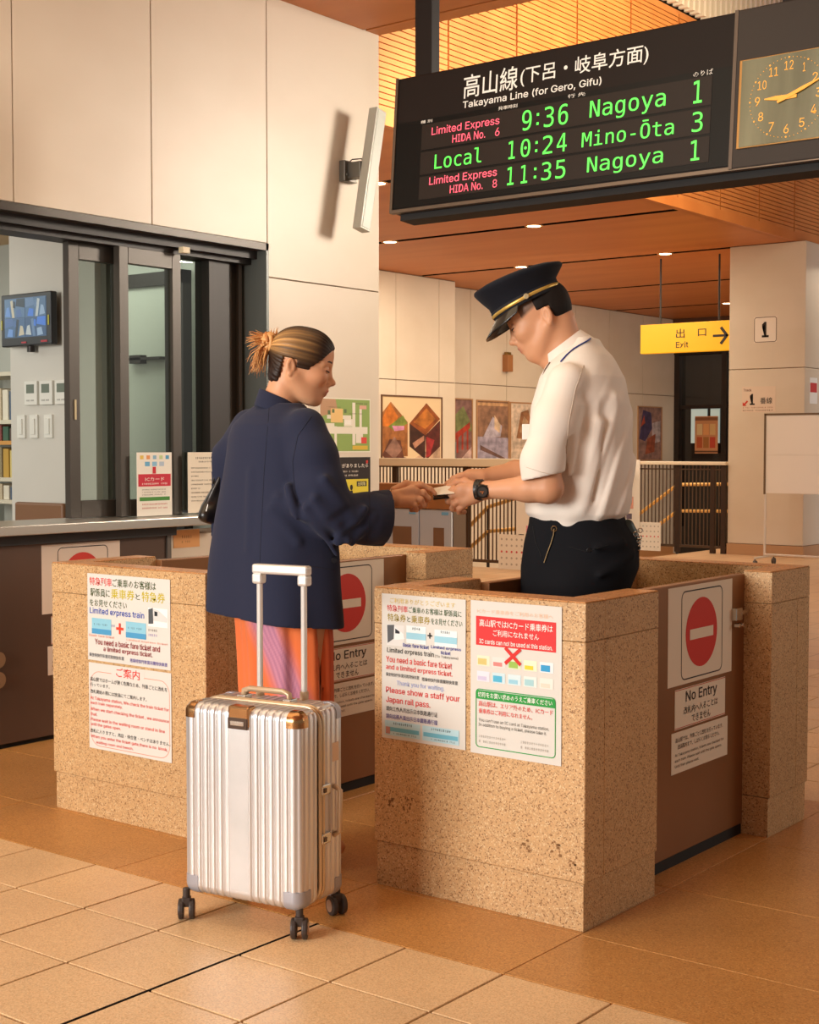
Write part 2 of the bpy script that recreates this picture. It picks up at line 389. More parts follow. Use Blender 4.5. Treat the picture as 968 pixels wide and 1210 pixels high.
# stairwell floor and flank
st = empty('floor_stairwell', kind='structure')
MB().box((-12.55, 12.6, -1.6), (-7.4, 24.4, -1.5)).build('lower_landing', mat('landing_light', 'D8C3A8', 0.6), st)
MB().box((-8.0, 12.6, -1.6), (-7.9, 16.0, -0.08)).box((-7.4, 16.95, -1.6), (-6.5, 24.4, -0.0)).build('side_landing', M_tile, st)
mb = MB()
for k in range(9): mb.box((-12.5+k*0.3, 20.5, -1.5), (-12.2+k*0.3, 22.4, -0.1-k*0.15))
mb.build('stair_flight', mat('stair_tan', 'A9794B', 0.6), st)

# dark glazed portal under the exit sign
dr = empty('door_1', kind='structure')
M_port = mat('portal_dark', '2B1F18', 0.35, 0.3)
M_dglass = mat('portal_glass', '1E1712', 0.12, 0.0, 0.8)
MB().box((-12.56, 24.35, -0.2), (-10.6, 24.45, 3.63)).box((-12.56, 24.35, -1.6), (-6, 24.45, -0.2)).build('portal_glass', M_dglass, dr)
mb = MB()
for x in (-12.5, -11.55, -10.7): mb.box((x-0.05, 24.22, -0.2), (x+0.05, 24.35, 3.05))
mb.box((-12.56, 24.2, 2.98), (-10.6, 24.35, 3.1)).box((-12.56, 24.25, 1.98), (-10.6, 24.35, 2.05)); mb.build('portal_frame', M_port, dr)
MB().box((-12.56, 24.15, 3.1), (-6, 24.5, 3.66)).box((-10.6, 24.3, -0.2), (-6, 24.5, 3.2)).build('portal_wall', mat('portal_brown', '5A3A26', 0.6), dr)
mb = MB().box((-12.25, 24.32, 1.35), (-11.93, 24.345, 2.0)).box((-11.86, 24.32, 1.35), (-11.68, 24.345, 2.0)); mb.build('lit_pane', mat('pane_daylight', 'B8C4B8', 0.3, emit='B9C7BD', es=0.45), dr)

# ---- pillar with track number
pl = empty('wall_pillar', kind='structure')
PX0, PX1, PY = -7.52, -6.58, 15.9
MB().box((PX0+0.02, PY+0.02, 0), (PX1-0.02, PY+0.9, 3.64)).build('pillar_core', M_joint, pl)
for z0, z1 in ((0.13, 2.19), (2.19, 3.636)):
    MB().box((PX0, PY, z0+0.004), (PX1, PY+0.94, z1-0.004)).build('pillar_panel', M_plaster, pl, bevel=0.004, seg=1)
MB().box((PX0-0.004, PY-0.012, 0), (PX1+0.012, PY+0.95, 0.13)).build('pillar_base', mat('base_brown', 'B98F68', 0.5), pl)
# wall continuing right of the pillar, out of frame
MB().box((-4.6, 16.6, 0), (2.2, 16.75, 3.7)).build('wall_side', M_plaster, tag(empty('wall_right'), kind='structure'))

# ---- office window
wi = empty('window_1', kind='structure')
FX = WX - 0.02
OY0 = 1.5
# deep head and sill
mb = MB(); mb.box((WX-0.06, OY0, OZ1-0.035), (WX+0.004, OPY+0.006, OZ1)).build('window_head', M_steelframe, wi)
MB().box((WX-0.30, OY0, OZ1-0.075), (WX-0.06, OPY, OZ1-0.03)).box((WX-0.24, OY0, OZ1-0.10), (WX-0.10, OPY, OZ1-0.07)).build('window_track', M_frame_dark, wi)
# right reveal with stepped frame
MB().box((WX-0.20, OPY-0.012, 0.94), (WX+0.004, OPY+0.006, OZ1)).build('reveal_panel', mat('reveal_grey', '5E615C', 0.4, 0.3), wi)
mb = MB().box((WX-0.235, OPY-0.06, 0.94), (WX-0.195, OPY-0.005, OZ1-0.03)).box((WX-0.33, OPY-0.09, 0.94), (WX-0.29, OPY-0.03, OZ1-0.03)); mb.build('jamb_strip', M_frame_lite, wi)
MB().box((WX-0.42, OPY-0.10, 0.94), (WX-0.20, OPY+0.0, OZ1-0.03)).build('jamb', M_frame_dark, wi)
M_glass = bpy.data.materials.new('window_glass'); M_glass.use_nodes = True
_N = M_glass.node_tree.nodes; _L = M_glass.node_tree.links; _N.remove(_N['Principled BSDF'])
_t = _N.new('ShaderNodeBsdfTransparent'); _t.inputs[0].default_value = (0.80, 0.84, 0.80, 1); _g = _N.new('ShaderNodeBsdfGlossy'); _g.inputs['Roughness'].default_value = 0.01; _g.inputs[0].default_value = (1, 1, 1, 1)
_w = _N.new('ShaderNodeLayerWeight'); _w.inputs[0].default_value = 0.5; _p = _N.new('ShaderNodeMath'); _p.operation = 'POWER'; _p.inputs[1].default_value = 3.0; _L.new(_w.outputs['Facing'], _p.inputs[0]); _f = _N.new('ShaderNodeMath'); _f.operation = 'MULTIPLY_ADD'; _f.inputs[1].default_value = 0.7; _f.inputs[2].default_value = 0.06; _L.new(_p.outputs[0], _f.inputs[0]); _m = _N.new('ShaderNodeMixShader')
_L.new(_f.outputs[0], _m.inputs[0]); _L.new(_t.outputs[0], _m.inputs[1]); _L.new(_g.outputs[0], _m.inputs[2]); _L.new(_m.outputs[0], _N['Material Output'].inputs[0])
def leaf(y0, y1, x, stile=0.055, ztop=OZ1-0.10):
    t = wi
    mb = MB(); mb.box((x-0.02, y0, 0.95), (x+0.02, y0+stile, ztop)).box((x-0.02, y1-stile, 0.95), (x+0.02, y1, ztop))
    mb.box((x-0.02, y0+stile, ztop-0.075), (x+0.02, y1-stile, ztop)).box((x-0.02, y0+stile, 0.95), (x+0.02, y1-stile, 1.03))
    fr = mb.build('window_leaf', M_steelframe, t, bevel=0.002, seg=1)
    MB().box((x-0.003, y0+stile, 1.03), (x+0.003, y1-stile, ztop-0.075)).build('pane', M_glass, fr)
    return fr
leaf(4.238, 4.575, -5.25, 0.06)
leaf(4.480, 4.865, -5.185, 0.055)
mb = MB(); mb.box((-5.275, 4.86, 0.95), (-5.235, 4.93, OZ1-0.05)).build('window_stile', M_steelframe, wi)
MB().box((-5.258, 4.93, 0.95), (-5.252, 5.10, OZ1-0.08)).build('pane', M_glass, wi)
MB().box((-5.30, 5.09, 0.94), (-5.20, 5.23, OZ1-0.03)).build('window_stile', M_frame_dark, wi)
mb = MB()
for q in range(3): mb.box((-5.30+q*0.03, 5.225+q*0.045, 0.94), (-5.275+q*0.03, 5.245+q*0.045, OZ1-0.03))
mb.build('jamb_strip', M_frame_lite, wi)
MB().box((-5.231, 4.262, 1.40), (-5.224, 4.272, 1.49)).build('leaf_pull', mat('brass_pull', 'B9A583', 0.3, 0.8), wi)
MB().box((-5.13, 4.82, OZ1-0.10), (-5.10, 4.865, OZ1-0.072)).build('catch', mat('catch_ivory', 'D8C6A2', 0.5), wi)

# ---- office behind the window
of = empty('wall_office', kind='structure')
M_office = mat('office_wall', 'C9C5BA', 0.6, mottle=(1.5, 'BDB9AD', 0.5, (1, 1, 1)))
MB().box((-6.409, 4.8, 0), (-5.72, 4.92, 2.9)).build('partition', M_office, of)
MB().box((-9.6, 6.0, 0), (-5.38, 6.02, 2.9)).build('office_wall', mat('office_far', 'ADAEA4', 0.6), tag(empty('wall_office_rear'), kind='structure'))
MB().box((-9.6, 1.2, 0), (-9.58, 6.02, 2.9)).build('office_wall', MATS['office_far'], tag(empty('wall_office_side'), kind='structure'))
MB().box((-9.6, 1.2, 2.62), (-5.37, 6.02, 2.9)).build('office_ceiling', mat('office_ceiling', 'C8A47A', 0.6), tag(empty('ceiling_office'), kind='structure'))
MB().box((-9.6, 1.2, -0.02), (-5.37, 6.02, 0.0)).build('office_floor', mat('office_floor', '6E675C', 0.5), tag(empty('floor_office'), kind='structure'))
MB().box((-5.72, 4.84, 0), (-5.68, 4.96, 2.9)).build('partition_edge', mat('office_post', '6B685F', 0.5), of)
# office door seen through the right-hand pane
d2 = empty('door_2', kind='structure')
MB().box((-7.35, 5.95, 0), (-6.35, 5.995, 2.25)).build('door_leaf', mat('office_door', 'B0B2A6', 0.5), d2)
MB().box((-7.42, 5.93, 0), (-7.34, 6.0, 2.32)).box((-6.36, 5.93, 0), (-6.28, 6.0, 2.32)).box((-7.42, 5.93, 2.24), (-6.28, 6.0, 2.32)).build('door_frame', M_frame_dark, d2)
MB().box((-6.75, 5.90, 1.80), (-6.45, 5.95, 1.815)).box((-6.72, 5.90, 1.78), (-6.62, 5.95, 1.83)).build('door_closer', M_frame_dark, d2)
# the office window onto the outside
MB().box((-9.57, 3.0, 1.0), (-9.55, 5.2, 1.75)).build('office_window_pane', mat('office_daylight', 'DDE6E6', 0.5, emit='DDE8EA', es=1.0), tag(empty('window_2'), kind='structure'))
# ================================================================== THINGS
# ---- staff booths of granite
M_gate = mat('gate_brown_steel', '946640', 0.36, 0.3, mottle=(1.4, '82562F', 0.6, (1, 1, 0.6)))
M_gateL = mat('gate_dark_steel', '63493A', 0.38, 0.35, mottle=(1.4, '4A3B31', 0.6, (1, 1, 0.6)))
M_blk = mat('black_gap', '15100D', 0.7)
M_chrome = mat('chrome', 'CFCAC2', 0.22, 1.0)
BY0, BY1 = 3.231, 4.711; BH = 0.872
def booth(name, x0, x1, label):
    t = empty(name, (0, 0, 0), 0, label, 'booth')
    th = 0.10; cap = 0.105
    def wall(a, b, c, d, nm='wall_slab', plinth=True):
        z0 = 0.13 if plinth else 0
        MB().box((a, c, z0), (b, d, BH-cap-0.001)).build(nm, M_granite, t, bevel=0.002, seg=1)
        MB().box((a, c, BH-cap+0.0005), (b, d, BH-0.004)).build('cap_stone', M_granite, t, bevel=0.001, seg=1)
        MB().box((a+0.001, c+0.001, BH-0.004), (b-0.001, d-0.001, BH)).build('polished_rim', M_granite_edge, t, bevel=0.002, seg=1)
        i = lambda v, lim, sg: v + sg*0.006 if abs(v-lim) < 1e-4 else v
        if plinth: MB().box((i(a, x0, 1), i(c, BY0, 1), 0), (i(b, x1, -1), i(d, BY1, -1), 0.128)).build('plinth_stone', M_granite, t, bevel=0.001, seg=1)
    wall(x0, x1, BY0, BY0+th)                      # front
    wall(x0, x1, BY1-th, BY1)                      # back
    for s, xa, xb in ((-1, x0, x0+th), (1, x1-th, x1)):
        wall(xa, xb, BY0+th, 3.629)                # front pillar returns
        wall(xa, xb, 4.40, BY1-th)                 # rear pillar returns
        xo = x1-0.095 if s > 0 else x0+0.095
        xi = xo - s*0.035
        g = MB().box((min(xo, xi), 3.629, 0.035), (max(xo, xi), 4.40, BH-0.012)).build('gate_panel', M_gate, t, bevel=0.003)
        MB().box((min(xo, xi)+0.004, 3.63, 0), (max(xo, xi)-0.004, 4.399, 0.034)).build('gap_strip', M_blk, t)
        mb = MB(); c = xo + s*0.008
        mb.box((c-0.008, 4.30, 0.715), (c+0.012, 4.345, 0.755)); mb.cyl((c+s*0.005, 4.335, 0.735), (c+s*0.005, 4.40, 0.742), 0.008); mb.cyl((c, 4.31, 0.70), (c+s*0.02, 4.31, 0.70), 0.007); mb.cyl((c, 4.335, 0.70), (c+s*0.02, 4.335, 0.70), 0.007)
        mb.build('gate_latch', M_chrome, g, bevel=0.002, seg=1)
    return t
booth('staff_booth', -2.632, -1.923, 'granite staff booth the attendant in white stands in')
booth('granite_booth', -4.095, -3.328, 'empty granite booth left of the traveller, behind the suitcase')

# ---- notices on the booths  (sheet: local x right, z up)
def px_sheet(name, x0, x1, z0, z1, y, label, **k):
    return Sheet(name, x1-x0, z1-z0, (x0, y-0.0014, z0), 0, label, **k)
GY = BY0 - 0.0015
def noise_line(s, x, y, w, h, col, n=None, seed=0):
    """small unreadable print: a row of short strokes, like the blurred characters of the photograph"""
    r = random.Random(seed); n = n or int(w/(h*0.95)); cw = w/n
    for i in range(n):
        if r.random() < 0.06: continue
        a = x + i*cw
        s.rect(a + cw*0.10, y + h*r.uniform(0.40, 0.6), a + cw*0.85, y + h*r.uniform(0.62, 0.72), col)
        s.rect(a + cw*r.uniform(0.3, 0.5), y, a + cw*r.uniform(0.55, 0.65), y + h, col)
        if r.random() < 0.7: s.rect(a + cw*0.12, y + h*0.05, a + cw*0.8, y + h*0.18, col)

# staff booth front, left sheet
s = px_sheet('notice', -2.601, -2.304, 0.436, 0.854, GY, 'white notice on the staff booth front, left one, about the Japan rail pass', cat='notice', paper='DAD8D1')
W, Hh = 0.297, 0.418
s.text('ご利用ありがとうございます', 0.03, Hh-0.026, 0.232, 0.016, 'D9C070')
s.text('特急列車', 0.020, Hh-0.050, 0.075, 0.019, 'D23B3B', bold=0.03)
s.text('ご乗車のお客様は 駅係員に', 0.098, Hh-0.050, 0.185, 0.018, '3E5A34', bold=0.02)
s.text('特急券', 0.022, Hh-0.078, 0.066, 0.022, 'A08A1E', bold=0.05); s.text('と', 0.092, Hh-0.076, 0.013, 0.015, '3E5A34')
s.text('乗車券', 0.108, Hh-0.078, 0.066, 0.022, 'A08A1E', bold=0.05); s.text('をお見せください', 0.178, Hh-0.077, 0.108, 0.018, '3E5A34', bold=0.02)
# small train picture and two ticket pictures
s.rect(0.018, Hh-0.148, 0.082, Hh-0.088, 'E3E3E0'); s.poly([(0.020, Hh-0.090), (0.046, Hh-0.088), (0.044, Hh-0.128), (0.022, Hh-0.142)], '5C5F63', 2)
s.poly([(0.046, Hh-0.092), (0.080, Hh-0.112), (0.084, Hh-0.126), (0.046, Hh-0.132)], 'F4F4F4', 2); s.poly([(0.050, Hh-0.098), (0.066, Hh-0.106), (0.066, Hh-0.112), (0.050, Hh-0.112)], '2C3138', 3)
s.rect(0.090, Hh-0.136, 0.160, Hh-0.086, 'E4F1F4'); s.rect(0.090, Hh-0.124, 0.160, Hh-0.106, '9ED3E6', 2)
s.rect(0.190, Hh-0.136, 0.268, Hh-0.090, 'E4F1F4'); s.rect(0.190, Hh-0.126, 0.268, Hh-0.108, '9ED3E6', 2)
noise_line(s, 0.11, Hh-0.097, 0.03, 0.007, '555555', seed=1); noise_line(s, 0.21, Hh-0.099, 0.035, 0.007, '555555', seed=2)
s.rect(0.166, Hh-0.111, 0.182, Hh-0.107, '1E1E1E', 3); s.rect(0.172, Hh-0.117, 0.176, Hh-0.101, '1E1E1E', 3)
s.text('Basic fare ticket', 0.078, Hh-0.148, 0.092, 0.011, '24349A', bold=0.02); s.text('Limited express', 0.178, Hh-0.146, 0.104, 0.011, '24349A', bold=0.02); s.text('ticket', 0.212, Hh-0.158, 0.034, 0.010, '24349A', bold=0.02)
s.text('Limited express train', 0.020, Hh-0.172, 0.168, 0.018, '4A4A46'); s.text('(To Takayama)', 0.192, Hh-0.170, 0.08, 0.009, '8A8A86')
s.text('You need a basic fare ticket', 0.016, Hh-0.197, 0.235, 0.018, 'DE4C48', bold=0.015)
s.text('and a limited express ticket.', 0.016, Hh-0.221, 0.237, 0.018, 'DE4C48', bold=0.015)
s.text('乘坐特快列车需另购特快车票', 0.016, Hh-0.238, 0.12, 0.011, '26262A', bold=0.02); s.text('搭乘特快列車需購特快車票', 0.146, Hh-0.240, 0.125, 0.011, '26262A', bold=0.02)
s.text('Thank you for waiting.', 0.055, Hh-0.264, 0.17, 0.017, 'A9B3DC')
s.text('Please show a staff your', 0.016, Hh-0.290, 0.262, 0.022, 'D8403E', bold=0.02)
s.text('Japan rail pass.', 0.016, Hh-0.318, 0.160, 0.022, 'D8403E', bold=0.02)
s.text('请向工作人员出示日本铁路通行证', 0.016, Hh-0.338, 0.185, 0.014, '2E2E34', bold=0.02)
s.text('請向站務人員出示日本鐵路通行證', 0.016, Hh-0.360, 0.185, 0.014, '4A3A8C', bold=0.02)
for x in (0.012, 0.148):
    s.rect(x, 0.010, x+0.128, 0.052, 'B9DDE8'); s.rect(x+0.004, 0.022, x+0.124, 0.034, '6FB9D2', 2); noise_line(s, x+0.03, 0.042, 0.07, 0.007, '3F5A66', seed=int(x*100)); noise_line(s, x+0.03, 0.014, 0.085, 0.005, '3F5A66', seed=5)
s.rect(0.016, 0.014, 0.032, 0.034, 'B98E86', 3)
s.done()

# staff booth front, right sheet
s = px_sheet('notice', -2.287, -1.994, 0.433, 0.855, GY, 'white portrait notice with red and green boxes saying IC cards can not be used', cat='notice', paper='DAD8D1')
W, Hh = 0.293, 0.422
s.text('ICカード乗車券をご利用のお客様へ', 0.022, Hh-0.034, 0.245, 0.012, 'E9C2A6')
s.rect(0.018, Hh-0.122, 0.276, Hh-0.042, 'D9393A')
s.text('高山駅ではICカード乗車券は', 0.030, Hh-0.070, 0.236, 0.020, 'F6F2EC', 3, bold=0.03); s.text('ご利用になれません', 0.075, Hh-0.094, 0.148, 0.018, 'F6F2EC', 3, bold=0.03)
s.text('IC cards can not be used at this station.', 0.030, Hh-0.117, 0.236, 0.013, 'F6F2EC', 3)
for a, b in (((0.115, Hh-0.165), (0.165, Hh-0.122)), ((0.165, Hh-0.165), (0.115, Hh-0.122))):
    dx, dy = b[0]-a[0], b[1]-a[1]; l = math.hypot(dx, dy); nx, ny = -dy/l*0.005, dx/l*0.005
    s.poly([(a[0]+nx, a[1]+ny), (a[0]-nx, a[1]-ny), (b[0]-nx, b[1]-ny), (b[0]+nx, b[1]+ny)], 'D6322F', 4)
cards = [('EFE9CF', 'D6C57A'), ('F1E1DC', 'D88A86'), ('DCE8C2', '9CC25A'), ('F2EED2', 'E8D23E'), ('E6EEF2', '3AA0D6'), ('E6E4F0', 'CFC8E4'), ('CDE6EE', '58B7DA'), ('D5EAF0', '9AD0E4'), ('E0ECE8', 'A8D4DA'), ('F2E8E0', 'E8D8C8')]
for k, (a, b) in enumerate(cards):
    x = 0.022 + (k % 5)*0.051; y = Hh-0.178 - (k//5)*0.043
    s.rect(x, y, x+0.042, y+0.028, a); s.rect(x+0.003, y+0.003, x+(0.032 if k != 3 else 0.03), y+(0.014 if k % 2 else 0.020), b, 2)
s.ring(0.018, 0.018, 0.276, Hh-0.242, 0.012, 0.0025, '2C9A44')
s.rect(0.020, Hh-0.270, 0.274, Hh-0.246, '2C9A44', 2)
s.text('切符をお買い求めのうえご乗車ください', 0.026, Hh-0.265, 0.24, 0.015, 'F4F6F0', 3, bold=0.03)
s.text('高山駅は、エリア外のため、ICカード', 0.028, Hh-0.290, 0.240, 0.015, 'DC4A46', bold=0.02); s.text('乗車券はご利用になれません。', 0.028, Hh-0.310, 0.175, 0.014, 'DC4A46', bold=0.02)
s.text("You can't use an IC card at Takayama station.", 0.028, Hh-0.334, 0.228, 0.011, '6A6A66', bold=0); s.text('In addition to buying a ticket, please take it.', 0.028, Hh-0.347, 0.22, 0.011, '6A6A66', bold=0)
for x in (0.028, 0.165):
    for q in range(2): noise_line(s, x, 0.032+q*0.014, 0.09, 0.007, 'B4B0A8', seed=q+7)
s.done()

# granite booth front, two landscape sheets
s = px_sheet('notice', -3.900, -3.488, 0.545, 0.843, GY, 'landscape notice reading Limited express train on the empty granite booth', cat='notice', paper='DAD8D1')
W, Hh = 0.412, 0.298
s.text('特急列車', 0.012, Hh-0.040, 0.115, 0.028, 'DE3A34', bold=0.03); s.text('ご乗車のお客様は', 0.130, Hh-0.040, 0.215, 0.028, '42521F', bold=0.03)
s.text('駅係員に', 0.016, Hh-0.078, 0.100, 0.028, '42521F', bold=0.03)
s.text('乗車券', 0.122, Hh-0.080, 0.118, 0.034, 'C6B51C', bold=0.05); s.text('と', 0.245, Hh-0.076, 0.022, 0.020, '42521F', bold=0.03); s.text('特急券', 0.276, Hh-0.080, 0.112, 0.034, 'C6B51C', bold=0.05)
s.text('をお見せください', 0.012, Hh-0.112, 0.190, 0.024, '42521F', bold=0.03)
s.text('Limited express train', 0.012, Hh-0.142, 0.275, 0.026, '2C4BB0', bold=0.03)
s.rect(0.306, Hh-0.160, 0.400, Hh-0.098, 'F6F4F0'); s.poly([(0.308, Hh-0.104), (0.330, Hh-0.098), (0.332, Hh-0.150), (0.308, Hh-0.152)], '54585C', 2)
s.poly([(0.330, Hh-0.100), (0.356, Hh-0.104), (0.398, Hh-0.128), (0.398, Hh-0.142), (0.332, Hh-0.140)], 'D8D8D6', 2); s.poly([(0.338, Hh-0.108), (0.352, Hh-0.110), (0.352, Hh-0.124), (0.338, Hh-0.124)], '2C3034', 3)
for x in (0.022, 0.196): s.rect(x, Hh-0.206, x+0.100, Hh-0.152, '8FC9DE'); s.rect(x, Hh-0.206, x+0.100, Hh-0.188, '4E9CCB', 2); noise_line(s, x+0.01, Hh-0.176, 0.07, 0.007, '55798C', seed=3)
s.rect(0.148, Hh-0.184, 0.184, Hh-0.175, 'E2452F', 3); s.rect(0.1615, Hh-0.198, 0.1705, Hh-0.161, 'E2452F', 3)
s.text('Basic fare ticket', 0.008, Hh-0.216, 0.130, 0.008, 'E8907C', bold=0); s.text('Limited express ticket', 0.200, Hh-0.218, 0.200, 0.008, 'E8907C', bold=0)
noise_line(s, 0.122, Hh-0.176, 0.02, 0.008, '8C86B0', seed=4); noise_line(s, 0.306, Hh-0.176, 0.045, 0.008, '77746E', seed=6); noise_line(s, 0.306, Hh-0.192, 0.045, 0.008, '9A8CC0', seed=8)
s.text('You need a basic fare ticket and', 0.038, Hh-0.242, 0.325, 0.020, '93202A', bold=0.03); s.text('a limited express ticket.', 0.082, Hh-0.266, 0.245, 0.020, '93202A', bold=0.03)
s.text('乘坐特快列车需另购特快车票', 0.008, Hh-0.286, 0.178, 0.013, '2B2B40', bold=0.03); s.text('搭乘特快列車需另購特快車票', 0.216, Hh-0.288, 0.182, 0.013, '4C3C98', bold=0.03)
s.done()
s = px_sheet('notice', -3.897, -3.486, 0.240, 0.536, GY, 'landscape notice with red heading and red rounded border, lower on the empty granite booth', cat='notice', paper='DAD8D1')
s.ring(0.008, 0.010, 0.404, 0.268, 0.045, 0.0018, 'E3805C')
s.rect(0.118, 0.262, 0.282, 0.292, 'DAD8D1', 2); s.text('ご案内', 0.142, 0.258, 0.118, 0.032, 'DC3428', 3, bold=0.02)
L_ = [('高山駅ではホームが狭く危険なため、列車ごとに改札を', 0.008, 0.232, 0.385, 0.015, '2F2B28'), ('行っています。', 0.008, 0.214, 0.100, 0.013, '2F2B28'), ('改札開始の際には放送にてご案内します。', 0.008, 0.190, 0.285, 0.014, '2F2B28'),
      ('At Takayama station, We check the train ticket for', 0.008, 0.166, 0.392, 0.014, 'DE5148'), ('each train separately.', 0.008, 0.150, 0.165, 0.013, 'DE5148'),
      ('When we start checking the ticket , we announce', 0.008, 0.128, 0.392, 0.014, 'DE5148'), ('that.', 0.008, 0.113, 0.035, 0.011, 'DE5148'),
      ('Please wait in the waiting room or stand in line', 0.008, 0.092, 0.372, 0.014, 'DE5148'), ('until the gates open.', 0.008, 0.076, 0.155, 0.013, 'DE5148'),
      ('改札に入りますと、売店・待合室・ベンチはありません。', 0.006, 0.054, 0.400, 0.014, '2F2B28'), ('When you enter the ticket gate,there is no  kiosk,', 0.008, 0.034, 0.385, 0.013, 'DE5148'), ('waiting room and bench.', 0.035, 0.016, 0.190, 0.012, 'DE5148')]
for b, x, y, w, h, c in L_: s.text(b, x, y, w, h, c, bold=0.012)
s.done()
# two stain-like old adhesive marks near the foot of the booth front
M_mark = mat('old_tape_mark', '86603A', 0.8)
for x, z in ((-2.60, 0.235), (-2.53, 0.225), (-2.13, 0.185), (-2.035, 0.185), (-1.975, 0.15)):
    mb = MB(); r = random.Random(int(x*1000))
    for q in range(8):
        a = x + r.uniform(0, 0.035); c = z + r.uniform(0, 0.045); mb.box((a, BY0-0.0006, c), (a+r.uniform(0.003, 0.010), BY0+0.001, c+r.uniform(0.003, 0.009)))
    o = mb.build('adhesive_mark', M_mark, bpy.data.objects['staff_booth'])

# ---- no-entry signs on the gates (sheets facing +X)
def noentry(xp, y0, rz, where, cut=0.0, dz=0.0, tone='EBDCC6', side=1):
    def sh(nm, w, h, yy, zz, lab):
        return Sheet(nm, w, h, (xp + 0.0014, yy, zz + dz), rz, lab, cat='sign', paper=tone)
    a = sh('no_entry_sign', 0.438, 0.300, y0, 0.552, 'cream sheet with a red no entry disc ' + where)
    a.ring(0.085, 0.012, 0.368, 0.285, 0.025, 0.004, '3A3430'); a.ell(0.222, 0.150, 0.108, 0.108, 'CF3B30', 1, 40); a.rect(0.142, 0.131, 0.302, 0.163, tone, 2); a.done()
    b = sh('no_entry_notice', 0.345, 0.122, y0+0.048, 0.418, 'small cream No Entry sheet ' + where)
    b.text('No Entry', 0.070, 0.070, 0.215, 0.040, '3A302A', bold=0.02); b.text('改札内へ入ることは', 0.058, 0.040, 0.232, 0.024, '4A3E34', bold=0.01); b.text('できません', 0.110, 0.010, 0.130, 0.024, '4A3E34', bold=0.01)
    b.rect(0.0, 0.118, 0.345, 0.1205, 'C96A50'); b.rect(0.0, 0.002, 0.345, 0.0045, 'C96A50'); b.done()
    c = sh('gate_notice', 0.385, 0.126, y0+0.028, 0.284, 'small print cream sheet ' + where)
    c.text('高山駅では、列車ごとに改札を行っています。', 0.025, 0.094, 0.325, 0.015, '5E4E40', bold=0.01); c.text('放送案内まで、しばらくお待ちください。', 0.040, 0.073, 0.285, 0.015, '5E4E40', bold=0.01)
    for q, t in enumerate(('At Takayama station, tickets are checked for', 'each train. Please wait until the gate opens.', 'Until then please wait.')): c.text(t, 0.022, 0.050-q*0.017, (0.335, 0.32, 0.16)[q], 0.011, '6A5848', bold=0)
    c.done()
noentry(-2.018, 3.866, R(90), 'on the staff booth gate')
noentry(-3.423, 3.820, R(90), 'on the empty booth gate')
# ---- ticket counter under the office window
ct = empty('ticket_counter', (0, 0, 0), 0, 'ticket counter with steel top and dark panel front, below the office window', 'counter')
M_top = mat('counter_steel', 'BDB6AC', 0.3, 0.75, bump=(8, 0.05, (1, 1, 1)))
MB().box((-5.36, 1.2, 0.905), (-4.965, 5.02, 0.947)).build('counter_top', M_top, ct, bevel=0.004)
MB().box((-5.36, 1.2, 0.02), (-5.055, 4.655, 0.86)).build('front_panel', M_gateL, ct, bevel=0.003)
MB().box((-5.36, 1.2, 0.0), (-5.075, 4.655, 0.03)).build('kick_gap', M_blk, ct)
MB().box((-5.36, 1.2, 0.86), (-5.03, 4.70, 0.905)).build('top_rail', M_frame_dark, ct)
MB().box((-5.06, 4.655, 0.30), (-5.045, 4.68, 0.86)).build('edge_strip', M_frame_lite, ct)
MB().box((-5.05, 3.63, 0.885), (-5.02, 3.66, 0.9)).build('bolt', M_chrome, ct)
noentry(-5.055, 3.934, R(90), 'on the dark counter front', tone='E3CFBC')
pm = MB().cyl((-5.055, 3.69, 0.30), (-5.03, 3.69, 0.30), 0.035, n=20).cyl((-5.055, 3.69, 0.385), (-5.03, 3.69, 0.385), 0.035, n=20).build('panel_knob', mat('knob_tan', '9A7C5E', 0.4, 0.5), ct)
# plate right of the counter
s = Sheet('wall_plate', 0.17, 0.085, (WX+0.0022, 4.715, 0.795), R(90), 'small orange wooden plate on the wall under the counter end', cat='plate', paper='DB9E62', th=0.002)
noise_line(s, 0.05, 0.045, 0.07, 0.014, '9A6C3E', seed=2); noise_line(s, 0.05, 0.022, 0.07, 0.012, '9A6C3E', seed=3); s.done()

# sheets standing behind the window
def wsheet(y0, y1, z0, z1, x, label, **k):
    return Sheet('window_notice', y1-y0, z1-z0, (x, y0, z0), R(90), label, cat='notice', **k)
s = wsheet(4.545, 4.765, 0.95, 1.25, -5.13, 'white notice with red and green bands propped behind the counter window', paper='EFE9DC')
for k in range(5): s.rect(0.02+k*0.04, 0.268, 0.042+k*0.04, 0.286, ['E2C25A', 'E59A5A', '8FB8D0', 'C6D69A', '5AA0C8'][k])
for k in range(3): s.rect(0.05+k*0.045, 0.235, 0.08+k*0.045, 0.256, ['6FB0D4', '8FC0DC', 'B8C8D8'][k])
s.rect(0.098, 0.200, 0.118, 0.232, 'C92F3A'); s.rect(0.008, 0.140, 0.212, 0.198, 'CC2F42'); s.text('ICカード', 0.05, 0.165, 0.12, 0.018, 'F2E6DE', 3); noise_line(s, 0.03, 0.148, 0.16, 0.009, 'F2E6DE', seed=6)
s.rect(0.015, 0.072, 0.205, 0.090, '4E8E3E')
for k in range(2): noise_line(s, 0.03, 0.052-k*0.018, 0.16, 0.008, 'C96A5A', seed=k)
for k in range(3): noise_line(s, 0.03, 0.122-k*0.012, 0.15, 0.006, '8A8278', seed=k+4)
s.done()
s = wsheet(4.87, 5.10, 0.955, 1.25, -5.13, 'cream typed letter propped behind the counter window, right of the coloured notice', paper='E9DDC8')
noise_line(s, 0.05, 0.262, 0.13, 0.010, '4E463C', seed=1); noise_line(s, 0.07, 0.245, 0.09, 0.008, '4E463C', seed=2)
